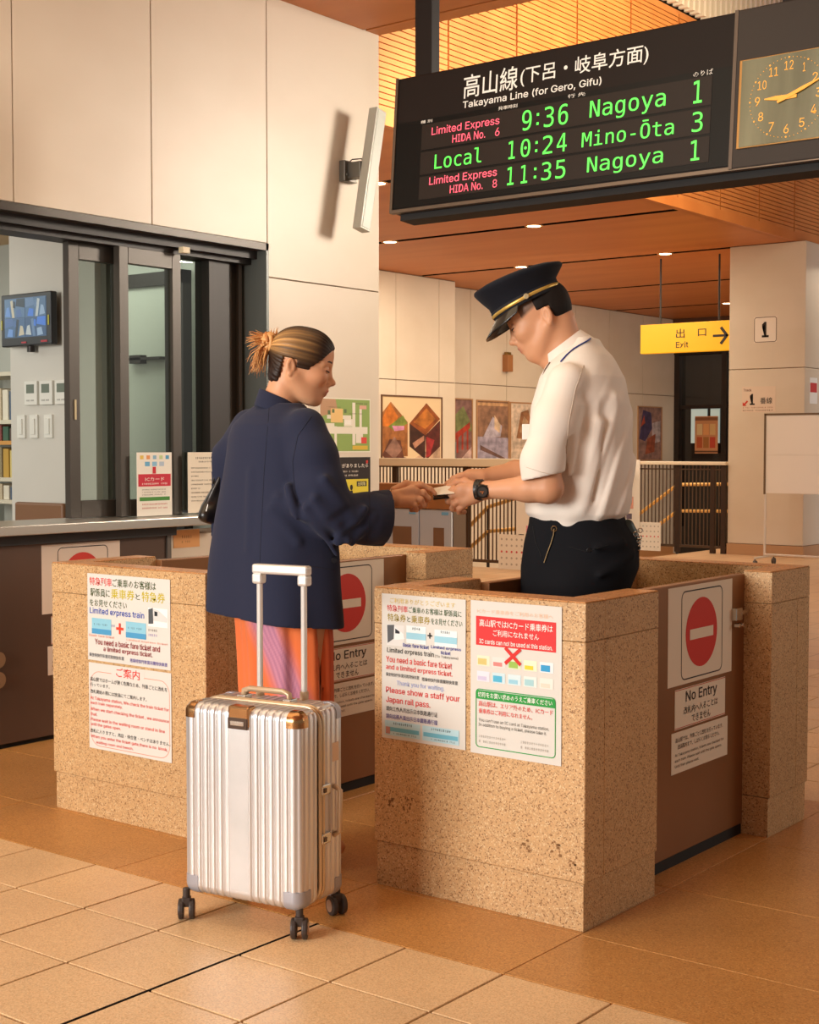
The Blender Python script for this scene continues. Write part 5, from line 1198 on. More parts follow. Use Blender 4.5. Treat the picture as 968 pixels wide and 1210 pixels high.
# --- body (one mesh: head, neck, torso, arms, hands, legs)
ta = R(-43)    # shoulder axis angle: right shoulder towards the viewer
F1 = Field(W(300, 530, -0.16), W(420, 372, 0.18), 0.0024)
sculpt_head(F1, HW, 0.985)
F1.chain([HW(-0.030, 0, -0.055), W(330, 478, 0.0), W(328, 500, 0.0)], [0.052, 0.050, 0.060], 0.02)
F2 = Field(W(250, 1050, -0.24)+np.array([-0.05, 0, 0]), W(470, 470, 0.28)+np.array([0.05, 0, 0]), 0.008)
z_ = lambda py: W(340, py, 0)[2]
F2.loft([(z_(500), -0.01, 0, 0.15, 0.09, ta), (z_(560), -0.01, 0, 0.15, 0.10, ta), (z_(620), 0, 0, 0.12, 0.085, ta), (z_(700), 0.0, 0, 0.15, 0.11, ta)], 0.03)
for s_ in (-1, 1):
    o_ = np.array([math.cos(ta), math.sin(ta), 0])*0.075*s_
    F2.chain([o_*1.1+(0, 0, 0.80), o_+(0.0, 0, 0.46), o_+(-0.005, 0, 0.09)], [0.078, 0.052, 0.036], 0.02)
    F2.cone(o_+(-0.01, 0.0, 0.06), o_+(0.09, 0.09, 0.045), 0.032, 0.026, 0.02)
SHr = W(370, 512, -0.13); ELr = W(392, 604, -0.15); WRr = W(455, 591, 0.02)
SHl = W(290, 508, 0.15); ELl = W(268, 612, 0.17); WRl = W(300, 640, 0.26)
F2.chain([SHr+np.array([0, 0.03, -0.02]), ELr, WRr], [0.034, 0.040, 0.026], 0.02).chain([SHl, ELl, WRl], [0.048, 0.038, 0.026], 0.02)
F3 = Field(W(440, 615, -0.06), W(520, 560, 0.19), 0.0020)
def fw(px, py, dd): return W(px, py, dd)
F3.chain([WRr + np.array([-0.05, 0, 0.0]), WRr, fw(463, 588, 0.035)], [0.030, 0.0255, 0.024], 0.012, sq=((0, 0.3, 1), 0.85))
F3.chain([fw(464, 588, 0.04), fw(486, 583, 0.065)], [0.026, 0.031], 0.014, sq=((0.1, 0.8, 0.75), 0.55))
F3.chain([fw(470, 592, 0.03), fw(485, 592, 0.05)], [0.020, 0.020], 0.012)
finger(F3, [fw(485, 577, 0.078), fw(498, 573, 0.088), fw(508, 578, 0.094), fw(514, 583, 0.096)], 0.0098, 0.0070)
finger(F3, [fw(487, 582, 0.060), fw(500, 582, 0.066), fw(506, 589, 0.078), fw(503, 594, 0.090)], 0.0102, 0.0076)
finger(F3, [fw(485, 588, 0.048), fw(497, 590, 0.052), fw(501, 597, 0.066), fw(495, 600, 0.078)], 0.0100, 0.0074)
finger(F3, [fw(481, 593, 0.036), fw(490, 597, 0.042), fw(492, 602, 0.054), fw(486, 603, 0.064)], 0.0088, 0.0066)
finger(F3, [fw(466, 579, 0.070), fw(480, 572, 0.088), fw(496, 573, 0.100), fw(510, 579, 0.104)], 0.0125, 0.0082, 0.008)
F4 = Field(WRl-np.array([0.10, 0.10, 0.14]), WRl+np.array([0.12, 0.10, 0.08]), 0.0035)
F4.chain([WRl+(WRl-ELl)*-0.2, WRl, WRl+np.array([0.035, 0, -0.02])], [0.030, 0.026, 0.030], 0.012)
for q in range(4): finger(F4, [WRl+np.array([0.05, -0.03+q*0.02, -0.025]), WRl+np.array([0.080, -0.032+q*0.021, -0.045]), WRl+np.array([0.075, -0.03+q*0.02, -0.075]), WRl+np.array([0.055, -0.03+q*0.02, -0.085])], 0.0095, 0.0075)
finger(F4, [WRl+np.array([0.03, -0.035, -0.02]), WRl+np.array([0.055, -0.055, -0.04]), WRl+np.array([0.07, -0.05, -0.07])], 0.012, 0.009)
body = link_mesh('body', [F1.mesh(), F2.mesh(2), F3.mesh(), F4.mesh()], M_skin, tr)
def wtone(V):
    c = np.tile(skin_tone, (len(V), 1)); h = HW.inv(V)/0.985
    lip = np.exp(-((h[:, 1]/0.019)**4)) * np.exp(-(((h[:, 2]+0.0700)/0.0095)**4)) * (h[:, 0] > 0.080)
    c = c*(1-lip[:, None]*0.85) + lip_tone*lip[:, None]*0.85
    ck = np.exp(-(((np.abs(h[:, 1])-0.045)/0.02)**2 + ((h[:, 2]+0.035)/0.022)**2)) * (h[:, 0] > 0.03); c = c*(1-0.15*ck[:, None]*np.array([0, 0.8, 1]))
    return c
vcol(body, wtone)
# eyes, brows, lashes
def eyes(H, par, m=1.0, closed=True):
    for s_ in (-1, 1):
        p = lambda a, b, c: H(a*m, b*m, c*m)
        MB().tube([p(0.088, s_*0.016, 0.016), p(0.0885, s_*0.028, 0.0215), p(0.082, s_*0.040, 0.022), p(0.071, s_*0.051, 0.017)], [0.0016, 0.0026, 0.0024, 0.0010], 6, flat=0.8).build('eyebrow', M_dark, par, smooth=True)
        MB().tube([p(0.0845, s_*0.019, -0.0095), p(0.0885, s_*0.027, -0.0085), p(0.0870, s_*0.037, -0.0085), p(0.0790, s_*0.048, -0.0065)], [0.0009, 0.0020, 0.0024, 0.0014], 6).build('eyelash', M_dark, par, smooth=True)
eyes(HW, tr, 0.985)
# --- hair
FH = Field(HW.c-np.array([0.125, 0.115, 0.13]), HW.c+np.array([0.115, 0.115, 0.14]), 0.0024)
m_ = 0.985
FH.ell(HW(-0.009*m_, 0, 0.023*m_), (0.0995*m_, 0.081*m_, 0.0865*m_), HW.A, 0)
FH.ell(HW(0.026, 0, 0.028), (0.0665, 0.0700, 0.0725), HW.A, 0.02)
FH.ell(HW(-0.055, 0, -0.045), (0.038, 0.056, 0.045), HW.A, 0.02)
X, Y, Z = FH.ax[0][:, None, None], FH.ax[1][None, :, None], FH.ax[2][None, None, :]
hx = (X-HW.c[0])*HW.f[0]+(Y-HW.c[1])*HW.f[1]+(Z-HW.c[2])*HW.f[2]; hy = (X-HW.c[0])*HW.l[0]+(Y-HW.c[1])*HW.l[1]+(Z-HW.c[2])*HW.l[2]; hz = (X-HW.c[0])*HW.u[0]+(Y-HW.c[1])*HW.u[1]+(Z-HW.c[2])*HW.u[2]
lineA = np.where(hx > 0.030, -0.012+1.10*(hx-0.030), np.where(hx > -0.010, -0.020, 0.002)); lineA = np.where((np.abs(hy) < 0.055) & (hx > 0.03), 0.030+0.25*(hx-0.03), lineA) if False else lineA
cutA = -(hz - lineA - 0.55*np.maximum(hx-0.060, 0))*0.9      # above the line ear top - forehead
cutB = (hx + 0.052)                                                    # behind the ear
cut = np.minimum(cutA, cutB); cut = np.maximum(cut, -(hz+0.082))
FH.comb((slice(None),)*3, (-cut).astype('f4'), 0.006, 's')
BUN = HW(-0.094, 0, 0.018)
phi = np.arctan2(hy, hz-0.022); rad = np.sqrt(hy**2+(hz-0.022)**2)
FH.d += (0.0011*np.sin(phi*38+3*np.sin(rad*30))*np.clip(rad/0.05, 0, 1)).astype('f4')
M_hair = vmat('hair_streaked', 0.5, spec=0.3, bump=(70, 0.25, (1, 1, 1)))
hair = link_mesh('hair', [FH.mesh(0)], M_hair, tr)
DK = np.array(srgb('2A1A12')[:3]); BL = np.array(srgb('C58A4A')[:3]); BL2 = np.array(srgb('E3B272')[:3])
def htone(V):
    h = HW.inv(V); ph = np.arctan2(h[:, 1], h[:, 2]-0.022); d = np.linalg.norm(V-BUN, axis=1)
    st = 0.5+0.5*np.sin(ph*17+2.0*np.sin(ph*5)); st2 = 0.5+0.5*np.sin(ph*41+1.3)
    side = np.exp(-((np.abs(ph)-1.15)/0.55)**2)
    t = np.clip((0.165-d)/0.11, 0, 1)*side*(0.35+0.65*st)*(0.6+0.4*st2)*1.35
    t = t*(h[:, 2] > -0.03); t = np.clip(t, 0, 1)[:, None]
    return DK*(1-t)+(BL*0.4+BL2*0.6)*t
vcol(hair, htone)
# bun: twisted loops and loose ends
mb = MB(); mb2 = MB(); r_ = random.Random(11); C0 = W(318, 405, 0.0)
for k in range(30):
    a0 = r_.uniform(0, 6.28); tilt = r_.uniform(-0.6, 0.6); rr = r_.uniform(0.014, 0.030); pts = []
    ux = nrm([r_.uniform(-1, 1), r_.uniform(-1, 1), r_.uniform(-1, 1)]); vx = nrm(np.cross(ux, [r_.uniform(-1, 1), r_.uniform(-1, 1), 0.3]))
    for q in range(13):
        t = a0 + q*0.42; pts.append(C0 + (ux*math.cos(t)+vx*math.sin(t))*rr + np.array([r_.uniform(-.002, .002)]*3))
    (mb if k % 3 else mb2).tube(pts, [0.0035+0.003*math.sin(math.pi*q/12) for q in range(13)], 7)
def spray(base, dirs, n, L0, L1, w, bend):
    for k in range(n):
        d = nrm(np.array(dirs)+np.array([r_.gauss(0, .26), r_.gauss(0, .42), r_.gauss(0, .26)])); L = r_.uniform(L0, L1); b = base+np.array([r_.gauss(0, .006) for _ in range(3)]); pts = []
        for q in range(7): t = q/6; pts.append(b + d*L*t + np.array(bend)*t*t*L*r_.uniform(0.7, 1.3))
        (mb if k % 2 else mb2).tube(pts, [w*(1-0.85*q/6) for q in range(7)], 5)
spray(W(316, 402, 0), (-0.9, 0, 0.25), 110, 0.028, 0.058, 0.0028, (-0.1, 0, -0.2))
spray(W(318, 408, 0), (-0.85, 0, -0.55), 140, 0.040, 0.078, 0.0028, (0.15, 0, -0.55))
spray(W(326, 398, 0), (-0.3, 0, 0.9), 10, 0.015, 0.03, 0.0018, (0.2, 0, 0))
spray(W(324, 446, 0), (-0.2, 0, -1.0), 9, 0.02, 0.045, 0.0012, (0, 0, 0))
mb.build('hair_bun', mat('hair_blonde', 'D9A264', 0.5), tr, smooth=True); mb2.build('hair_bun', mat('hair_amber', 'B8743A', 0.5), tr, smooth=True)
MB().tube([C0+np.array([0.022, 0.0, 0.0]) + np.array([0.35*math.sin(t), math.cos(t), math.sin(t)])*0.017 for t in np.linspace(0, 5.9, 16)], 0.0028, 6).build('hair_tie', M_dark, tr, smooth=True)

# --- navy jacket
def sil(fr, rows, ang, ratio, dy=0.0):
    out = []
    for py, xl, xr in rows:
        c = (fr(xl, py)[0]+fr(xr, py)[0])/2; hw = (fr(xr, py)[0]-fr(xl, py)[0])/2
        a = hw/math.sqrt(math.cos(ang)**2+(ratio*math.sin(ang))**2); out.append((fr(340, py)[2], c, dy, a, a*ratio, ang))
    return out
rows = [(478, 303, 357), (490, 286, 368), (502, 274, 380), (516, 269, 388), (560, 264, 392), (600, 258, 396), (650, 250, 400), (690, 246, 401), (745, 240, 403)]
ct_ = sil(W, rows, ta, 0.66)
wf = wob(3, 7, 6, 16); wf2 = wob(9, 6, 20, 45)
def cfold(X, Y, Z, th, u, v):
    low = np.clip((1.25-Z)/0.5, 0, 1)
    return 0.009*low*np.sin(th*5+1.2+2.5*Z) + 0.006*wf(X, Y, Z*0.45) + 0.0025*wf2(X, Y, Z*0.4)
FC = Field(W(226, 760, -0.30), W(470, 455, 0.30)+np.array([0, 0, 0.03]), 0.0050)
FC.loft(ct_, 0.0, fold=cfold, power=2.3)
S0 = W(361, 506, -0.12); E0 = W(386, 600, -0.155); U0 = W(458, 612, 0.0)
def arm_fold(P0, amp): pass
FC.chain([S0, W(372, 540, -0.145), W(380, 575, -0.16), E0], [0.060, 0.064, 0.066, 0.070], 0.03)
FC.chain([E0, W(408, 612, -0.12), W(432, 613, -0.07), U0], [0.070, 0.066, 0.074, 0.082], 0.025)
FC.chain([W(296, 506, 0.13), W(272, 545, 0.17), W(262, 610, 0.18), W(262, 655, 0.16)], [0.060, 0.060, 0.060, 0.058], 0.03)
# sleeve folds: ridges across the elbow
rg = [(W(372, 590, -0.235), W(412, 640, -0.185), 0.012), (W(362, 600, -0.22), W(398, 655, -0.16), 0.010), (W(384, 566, -0.235), W(424, 622, -0.17), 0.010), (W(330, 590, -0.17), W(360, 612, -0.20), 0.014), (W(322, 602, -0.165), W(352, 640, -0.185), 0.010), (W(400, 640, -0.19), W(432, 600, -0.165), 0.012), (W(416, 641, -0.16), W(440, 610, -0.14), 0.010), (W(340, 575, -0.19), W(352, 620, -0.215), 0.010), (W(300, 560, -0.10), W(296, 650, -0.13), 0.012)]
for a, b, r in rg: FC.cone(a, b, r, r*0.5, 0.022)
for a, b, r in [(W(392, 618, -0.235), W(420, 598, -0.20), 0.010), (W(346, 592, -0.23), W(360, 640, -0.215), 0.009), (W(350, 520, -0.215), W(347, 575, -0.225), 0.006), (W(402, 640, -0.21), W(430, 618, -0.17), 0.008)]: FC.cone(a, b, r, r*0.6, 0.018, op='s')
FC.disp(lambda X, Y, Z: 0.0016*wf2(X, Y, Z))
# open hem, open cuff, hollow collar
hz_l = W(240, 722)[2]; hz_r = W(402, 737)[2]; hn = np.array([(hz_r-hz_l), 0, -(W(402, 737)[0]-W(240, 722)[0])]); FC.plane(W(240, 722), hn)
FC.loft([(a-0.02 if i == 0 else a, b, c, d, e, f_) for i, (a, b, c, d, e, f_) in enumerate([(r[0]-0.10 if k == 0 else min(r[0], 0.96), r[1], r[2], r[3]-0.014, r[4]-0.014, r[5]) for k, r in enumerate(sorted(ct_)[:3])])], 0.0, op='s')
cd = nrm(U0-W(432, 613, -0.07)); cd = nrm(cd*np.array([1, 1, 1]))
CUFFN = nrm(np.array([0.93, 0.33, -0.12]))
FC.plane(W(455, 612, 0.0), CUFFN)
FC.cone(W(444, 612, -0.02), W(475, 611, 0.06), 0.062, 0.078, 0.004, op='s')
FC.ell(W(328, 470, 0.0), (0.056, 0.055, 0.05), None, 0.006, 's')
M_navy = mat('navy_cloth', '252A40', 0.85, spec=0.2, bump=(420, 0.12, (1, 1, 1)), sheen=0.08)
coat = link_mesh('jacket', [FC.mesh(1)], M_navy, tr)
# collar stand
nk = W(329, 474, 0.0)
pts = [nk + np.array([0.056*math.cos(t), 0.056*math.sin(t), -0.006 - 0.022*math.cos(t)]) for t in np.linspace(0.35, 2*math.pi-0.1, 40)]
mbc = MB(); n = len(pts); vv = []
for (dr, dz) in ((0.0, -0.028), (0.0055, -0.028), (0.001, 0.022), (-0.0045, 0.022)):
    for p in pts: d = nrm([p[0]-nk[0], p[1]-nk[1], 0]); vv.append(p + d*dr*1.0 + d*(0.012 if dz < 0 else 0) + np.array([0, 0, dz]))
ff = []
for i in range(n-1):
    for q in range(4): ff.append((q*n+i, q*n+i+1, ((q+1) % 4)*n+i+1, ((q+1) % 4)*n+i))
ff += [(0, n, 2*n, 3*n), (n-1, 2*n-1, 3*n-1, 4*n-1)]
mbc.add(vv, ff); mbc.build('collar', M_navy, coat, bevel=0.0015, smooth=True)
# turned cuff band
cc_ = W(447, 612, -0.02); u_ = nrm(np.cross(CUFFN, [0, 1, 0.1])); v_ = np.cross(CUFFN, u_)
def ringband(c0, c1, r0, r1, th, name, m, par, n=40, e=0.9):
    vv = []
    for (c, r) in ((c0, r0), (c1, r1), (c1, r1+th), (c0, r0+th)):
        for i in range(n): t = 2*math.pi*i/n; vv.append(c + u_*math.cos(t)*r + v_*math.sin(t)*r*e)
    ff = [(q*n+i, q*n+(i+1) % n, ((q+1) % 4)*n+(i+1) % n, ((q+1) % 4)*n+i) for q in range(4) for i in range(n)]
    return MB().add(vv, ff).build(name, m, par, smooth=False, bevel=0.001, seg=1)
ringband(W(437, 612.5, -0.045), W(455, 612, 0.0), 0.0785, 0.0825, 0.004, 'cuff', M_navy, coat)
# seams and button
M_seamn = mat('navy_seam', '1D2133', 0.9)
def surf(px, py, off=0.002):
    """point on the jacket surface facing the viewer"""
    a = Vector(W(px, py, -0.45)); b = Vector(W(px, py, 0.3)); hit, loc, nor, i = coat.ray_cast(a, (b-a).normalized())
    return np.array(loc) + np.array(nor)*off if hit else None
def seam(pts, r=0.0012, name='seam', m=M_seamn, par=None, off=0.0003):
    P_ = []
    for (a, b) in zip(pts[:-1], pts[1:]):
        for t in np.linspace(0, 1, 10, endpoint=False):
            q = surf(a[0]+(b[0]-a[0])*t, a[1]+(b[1]-a[1])*t, off)
            if q is not None: P_.append(q)
    if len(P_) > 3: MB().tube(P_, r, 5).build(name, m, par or coat, smooth=True)
bpy.context.view_layer.update()
seam([(368, 492), (352, 515), (346, 545), (348, 580), (356, 600)]); seam([(361, 668), (380, 671), (400, 674)]); seam([(437, 584), (436, 612), (434, 641)])
seam([(318, 482), (312, 560), (308, 640), (305, 722)], 0.0009)
q = surf(394, 662, 0.001)
if q is not None: MB().cyl(q+np.array([0, 0.002, 0]), q+np.array([0.001, -0.004, 0]), 0.0085, n=18).build('button', mat('button_dark', '14151D', 0.3), coat, bevel=0.001)

# --- skirt
rows = [(650, 290, 384), (720, 279, 392), (760, 282, 394), (825, 285, 394), (920, 286, 397), (1012, 286, 400)]
st_ = sil(W, rows, ta, 0.74)
wk = wob(21, 6, 3, 9)
FS = Field(W(262, 1030, -0.24), W(420, 640, 0.24), 0.0065)
FS.loft(st_, 0.0, power=2.1, fold=lambda X, Y, Z, th, u, v: 0.006*np.sin(th*9+1.5*Z+wk(X, Y, Z)*1.4) + 0.003*np.sin(th*17+Z*3))
FS.loft([(r[0]-(0.05 if k == 0 else 0), r[1], r[2], r[3]-0.016, r[4]-0.016, r[5]) for k, r in enumerate(sorted(st_)[:4])], 0.0, op='s')
skirt = link_mesh('skirt', [FS.mesh(1)], vmat('skirt_cloth', 0.75, sheen=0.2, spec=0.2, bump=(160, 0.1, (1, 1, 0.2))), tr)
OR = np.array(srgb('E2713C')[:3]); OR2 = np.array(srgb('F09A5C')[:3]); RD = np.array(srgb('CC4A2C')[:3]); PK = np.array(srgb('C98AA0')[:3]); PU = np.array(srgb('8E5A7E')[:3])
def stone(V):
    x, y, z = V[:, 0], V[:, 1], V[:, 2]; n = wob(31, 6, 6, 20)(x, y, z)
    xl = W(296, 728)[0]
    band = (x - (xl + (1.0 - z)*0.55 - 0.25)); pk = np.exp(-((x-(-0.075+(0.78-z)*0.42))/0.045)**2)*(z > 0.35)
    streak = 0.5+0.5*np.sin(x*420+z*190+2.5*wob(5, 5, 20, 60)(x, y, z))
    t = np.clip((n+0.3)*0.8, 0, 1)[:, None]; c = OR*(1-t)+OR2*t
    r_m = np.clip((x-0.09)/0.05, 0, 1)[:, None]*np.clip(0.5+wob(8, 5, 8, 20)(x, y, z), 0, 1)[:, None]; c = c*(1-r_m)+RD*r_m
    k = np.clip(pk*1.6-0.15, 0, 1)[:, None]; pc = PK*(1-streak[:, None]*0.55)+PU*streak[:, None]*0.55
    return c*(1-k)+pc*k
vcol(skirt, stone)
# --- shoes
for s_ in (-1, 1):
    o_ = np.array([math.cos(ta), math.sin(ta), 0])*0.075*s_; fd = np.array([0.25, 0.968, 0]); o_ = o_+np.array([-0.03, -0.03, 0])
    FF = Field(o_+(-0.10, -0.10, -0.005), o_+(0.20, 0.20, 0.10), 0.005)
    FF.chain([o_+fd*-0.045+(0, 0, 0.035), o_+fd*0.06+(0, 0, 0.032), o_+fd*0.15+(0, 0, 0.026)], [0.040, 0.040, 0.028], 0.03)
    FF.plane((0, 0, 0.002), (0, 0, -1))
    link_mesh('shoe', [FF.mesh(1)], mat('shoe_black', '1B1918', 0.35), tr)
# --- shoulder bag on the far side
bg_ = empty('handbag', Vector(W.base) + Matrix.Rotation(-YAW, 4, 'Z') @ Vector(W(255, 622, 0.10)), -YAW, 'black leather handbag hanging behind the back of the traveller, left of the navy jacket', 'bag')
b0 = W(255, 622, 0.10)
FB = Field(W(225, 635, 0.0)-b0, W(285, 545, 0.28)-b0, 0.004)
q = lambda *a: W(*a)-b0
FB.cone(q(250, 602, 0.13), q(262, 570, 0.14), 0.036, 0.020, 0.02, sq=((0.5, 0.86, 0), 0.8)).cone(q(243, 609, 0.10), q(268, 606, 0.18), 0.022, 0.030, 0.03)
FB.cone(q(239, 610, 0.11), q(260, 565, 0.12), 0.012, 0.008, 0.01)
FB.disp(lambda X, Y, Z: 0.002*wob(4, 6, 25, 60)(X, Y, Z))
link_mesh('bag_body', [FB.mesh(1)], mat('leather_black', '1A1614', 0.32, spec=0.6, bump=(90, 0.15, (1, 1, 1))), bg_)
MB().tube([q(252, 572, 0.12), q(258, 552, 0.14), q(272, 520, 0.19), q(290, 500, 0.16)], 0.006, 8, flat=0.5).build('strap', MATS['leather_black'], bg_, smooth=True)
MB().tube([q(246, 596, 0.085), q(243, 607, 0.085), q(240, 613, 0.085)], 0.0022, 6).build('zip', mat('zip_grey', '6A625C', 0.3, 0.8), bg_)
# bracelet
bw = fw(461, 588, 0.03); MB().tube([bw + np.array([0.15*math.sin(t), math.cos(t), math.sin(t)])*0.0265 for t in np.linspace(0, 6.0, 20)], 0.0012, 6, closed=False).build('bracelet', mat('gold', 'D9A84A', 0.25, 1.0), tr)

# ================================================================== THE ATTENDANT
A = Frame(690, 4.55)
at_ = empty('person', A.base, -YAW, 'person in white short sleeved shirt and peaked cap standing in the staff booth', 'person')
HA = Head(A(636, 372, 0.0), math.pi-R(10), R(27))
fa_ = math.pi - R(24); axis = fa_ + math.pi/2          # shoulder axis
FA1 = Field(A(590, 480, -0.17), A(712, 325, 0.17), 0.0025)
sculpt_head(FA1, HA, 1.06, False)
NB = A(688, 440, 0.0)
FA1.chain([HA(-0.040, 0, -0.050), A(668, 415, 0.0), NB], [0.060, 0.058, 0.070], 0.025)
FA1.cone(HA(0.055, 0, -0.100), A(655, 430, 0.0), 0.022, 0.035, 0.03)
aS = A(668, 462, -0.17); aE = A(648, 577, -0.20); aW = A(576, 579, -0.115)
bS = A(676, 456, 0.17); bE = A(640, 562, 0.13); bW = A(567, 565, 0.0)
FA2 = Field(A(600, 1040, -0.30), A(780, 420, 0.30), 0.009)
FA2.loft([(A(0, 430)[2], 0.0, 0, 0.12, 0.08, axis), (A(0, 470)[2], 0.0, 0, 0.17, 0.10, axis), (A(0, 540)[2], -0.01, 0, 0.14, 0.10, axis), (A(0, 640)[2], -0.01, 0, 0.14, 0.10, axis)], 0.03)
for s_ in (-1, 1):
    o_ = np.array([math.cos(axis), math.sin(axis), 0])*0.085*s_
    FA2.chain([o_+(0, 0, 0.88), o_+(-0.01, 0, 0.48), o_+(0.01, 0, 0.09)], [0.080, 0.055, 0.038], 0.02)
FA2.chain([aS, aE+np.array([0, 0.01, 0.03])], [0.045, 0.034], 0.02).chain([bS, bE], [0.050, 0.042], 0.02)
FA3 = Field(A(522, 615, -0.29), A(690, 520, 0.20), 0.0024)
FA3.chain([A(648, 552, -0.197), aE, A(625, 577, -0.175), aW], [0.038, 0.0430, 0.040, 0.0255], 0.02)
FA3.chain([bE+np.array([0.02, 0.02, 0.03]), bE, A(610, 559, 0.09), bW], [0.046, 0.042, 0.038, 0.0265], 0.02)
g = lambda px, py, dd: A(px, py, dd)
# near hand (left): thumb on top of the card, fingers under and around it
FA3.chain([aW, g(564, 582, -0.105)], [0.0265, 0.027], 0.012)
FA3.chain([g(566, 581, -0.108), g(548, 582, -0.095)], [0.026, 0.032], 0.014, sq=((0.2, 1, 0.25), 0.55))
FA3.chain([g(560, 588, -0.10), g(549, 592, -0.09)], [0.020, 0.019], 0.012)
finger(FA3, [g(547, 577, -0.09), g(536, 578, -0.082), g(529, 583, -0.07), g(527, 588, -0.055)], 0.0108, 0.0082)
finger(FA3, [g(546, 583, -0.095), g(534, 586, -0.086), g(530, 592, -0.070), g(535, 595, -0.052)], 0.0112, 0.0086)
finger(FA3, [g(547, 590, -0.095), g(537, 595, -0.086), g(535, 601, -0.070), g(541, 602, -0.052)], 0.0108, 0.0084)
finger(FA3, [g(550, 596, -0.092), g(543, 601, -0.084), g(543, 605, -0.068), g(549, 605, -0.052)], 0.0095, 0.0076)
finger(FA3, [g(560, 574, -0.085), g(550, 569, -0.065), g(540, 570, -0.050), g(530, 575, -0.042)], 0.0135, 0.0092, 0.008)
# far hand (right): reaching over, fingers pointing down to the card
FA3.chain([bW, g(556, 564, 0.0)], [0.0265, 0.027], 0.012)
FA3.chain([g(558, 564, 0.0), g(547, 566, -0.005)], [0.026, 0.030], 0.014, sq=((0.1, 0.5, 1), 0.6))
finger(FA3, [g(547, 562, -0.022), g(538, 566, -0.024), g(532, 573, -0.024), g(529, 579, -0.02)], 0.0105, 0.0080)
finger(FA3, [g(546, 563, -0.004), g(536, 566, -0.004), g(529, 572, -0.004), g(526, 578, 0.0)], 0.0108, 0.0082)
finger(FA3, [g(547, 564, 0.014), g(538, 567, 0.016), g(531, 573, 0.016), g(529, 579, 0.014)], 0.0103, 0.0078)
finger(FA3, [g(550, 566, 0.028), g(542, 570, 0.032), g(537, 576, 0.032)], 0.0093, 0.0074)
finger(FA3, [g(558, 572, -0.025), g(549, 576, -0.034), g(541, 578, -0.034)], 0.0125, 0.0090, 0.008)
bodyA = link_mesh('body', [FA1.mesh(), FA2.mesh(2), FA3.mesh()], M_skin, at_)
def atone(V):
    c = np.tile(np.array(srgb('D79E78')[:3]), (len(V), 1)); h = HA.inv(V)/1.06
    lip = np.exp(-((h[:, 1]/0.019)**4)) * np.exp(-(((h[:, 2]+0.0700)/0.0095)**4)) * (h[:, 0] > 0.080)
    c = c*(1-lip[:, None]*0.85) + np.array(srgb('AC5A50')[:3])*lip[:, None]*0.85
    hl = np.clip((h[:, 2]-0.012+0.25*h[:, 0])/0.01, 0, 1)*(h[:, 0] < 0.045)*(h[:, 0] > -0.2)    # clipped sideburn and temple
    hl = hl*0.75; return c*(1-hl[:, None]) + np.array(srgb('2A211D')[:3])*hl[:, None]
vcol(bodyA, atone)
eyes(HA, at_, 1.06)
# hair under the cap
FHA = Field(HA.c-np.array([0.16, 0.13, 0.16]), HA.c+np.array([0.16, 0.13, 0.16]), 0.003)
FHA.ell(HA(-0.012, 0, 0.020), (0.102, 0.0835, 0.088), HA.A, 0); FHA.ell(HA(-0.055, 0, -0.012), (0.046, 0.066, 0.050), HA.A, 0.02)
X, Y, Z = FHA.ax[0][:, None, None], FHA.ax[1][None, :, None], FHA.ax[2][None, None, :]
hv = [(X-HA.c[0])*a[0]+(Y-HA.c[1])*a[1]+(Z-HA.c[2])*a[2] for a in HA.A]
FHA.comb((slice(None),)*3, (-np.minimum(hv[0]+0.045, np.maximum(hv[0]+0.004, 0.004-hv[2]))).astype('f4'), 0.006, 's'); FHA.comb((slice(None),)*3, (hv[2]+0.048).astype('f4'), 0.01, 's')
FHA.disp(lambda X, Y, Z: 0.0012*wob(12, 8, 90, 160)(X, Y, Z))
link_mesh('hair', [FHA.mesh(0)], mat('hair_black', '1D1714', 0.7, spec=0.2, bump=(90, 0.4, (1, 1, 0.2))), at_)
# --- peaked cap
def hring(rows, n=56, m=None):
    """rows of (forward centre, forward radius, side radius, up, front lift)"""
    vv = []
    for (c, a, b, up, lift) in rows:
        for i in range(n):
            t = 2*math.pi*i/n; cx_, cy_ = math.cos(t), math.sin(t); vv.append(HA(c+a*cx_, b*cy_, up + lift*cx_))
    ff = [(q*n+i, q*n+(i+1) % n, (q+1)*n+(i+1) % n, (q+1)*n+i) for q in range(len(rows)-1) for i in range(n)]
    return vv, ff, n
cp = empty('cap', parent=at_)
M_cap = mat('cap_navy', '14161F', 0.8, spec=0.2, sheen=0.05, bump=(300, 0.1, (1, 1, 1))); M_vis = mat('visor_black', '0F0E10', 0.18, spec=0.7); M_gold = mat('cap_gold', 'D9B25A', 0.35, 0.5)
vv, ff, n = hring([(0.014, 0.108, 0.092, 0.040, 0.0), (0.014, 0.112, 0.096, 0.040, 0.0), (0.015, 0.114, 0.098, 0.060, 0.001), (0.014, 0.116, 0.100, 0.082, 0.004), (0.010, 0.132, 0.118, 0.103, 0.010), (0.008, 0.142, 0.129, 0.118, 0.016), (0.007, 0.146, 0.133, 0.126, 0.018), (0.007, 0.143, 0.130, 0.132, 0.018), (0.008, 0.120, 0.110, 0.139, 0.014), (0.010, 0.070, 0.065, 0.143, 0.006), (0.010, 0.004, 0.004, 0.144, 0.0)])
mb = MB().add(vv, ff); mb.build('cap_crown', M_cap, cp, smooth=True)
vv, ff, n = hring([(0.014, 0.1125, 0.0965, 0.041, 0.0), (0.0145, 0.1150, 0.0990, 0.043, 0.0), (0.0150, 0.1165, 0.1005, 0.066, 0.001), (0.0150, 0.1140, 0.0980, 0.068, 0.001)]); MB().add(vv, ff).build('cap_band', mat('band_black', '12131B', 0.8), cp, smooth=True)
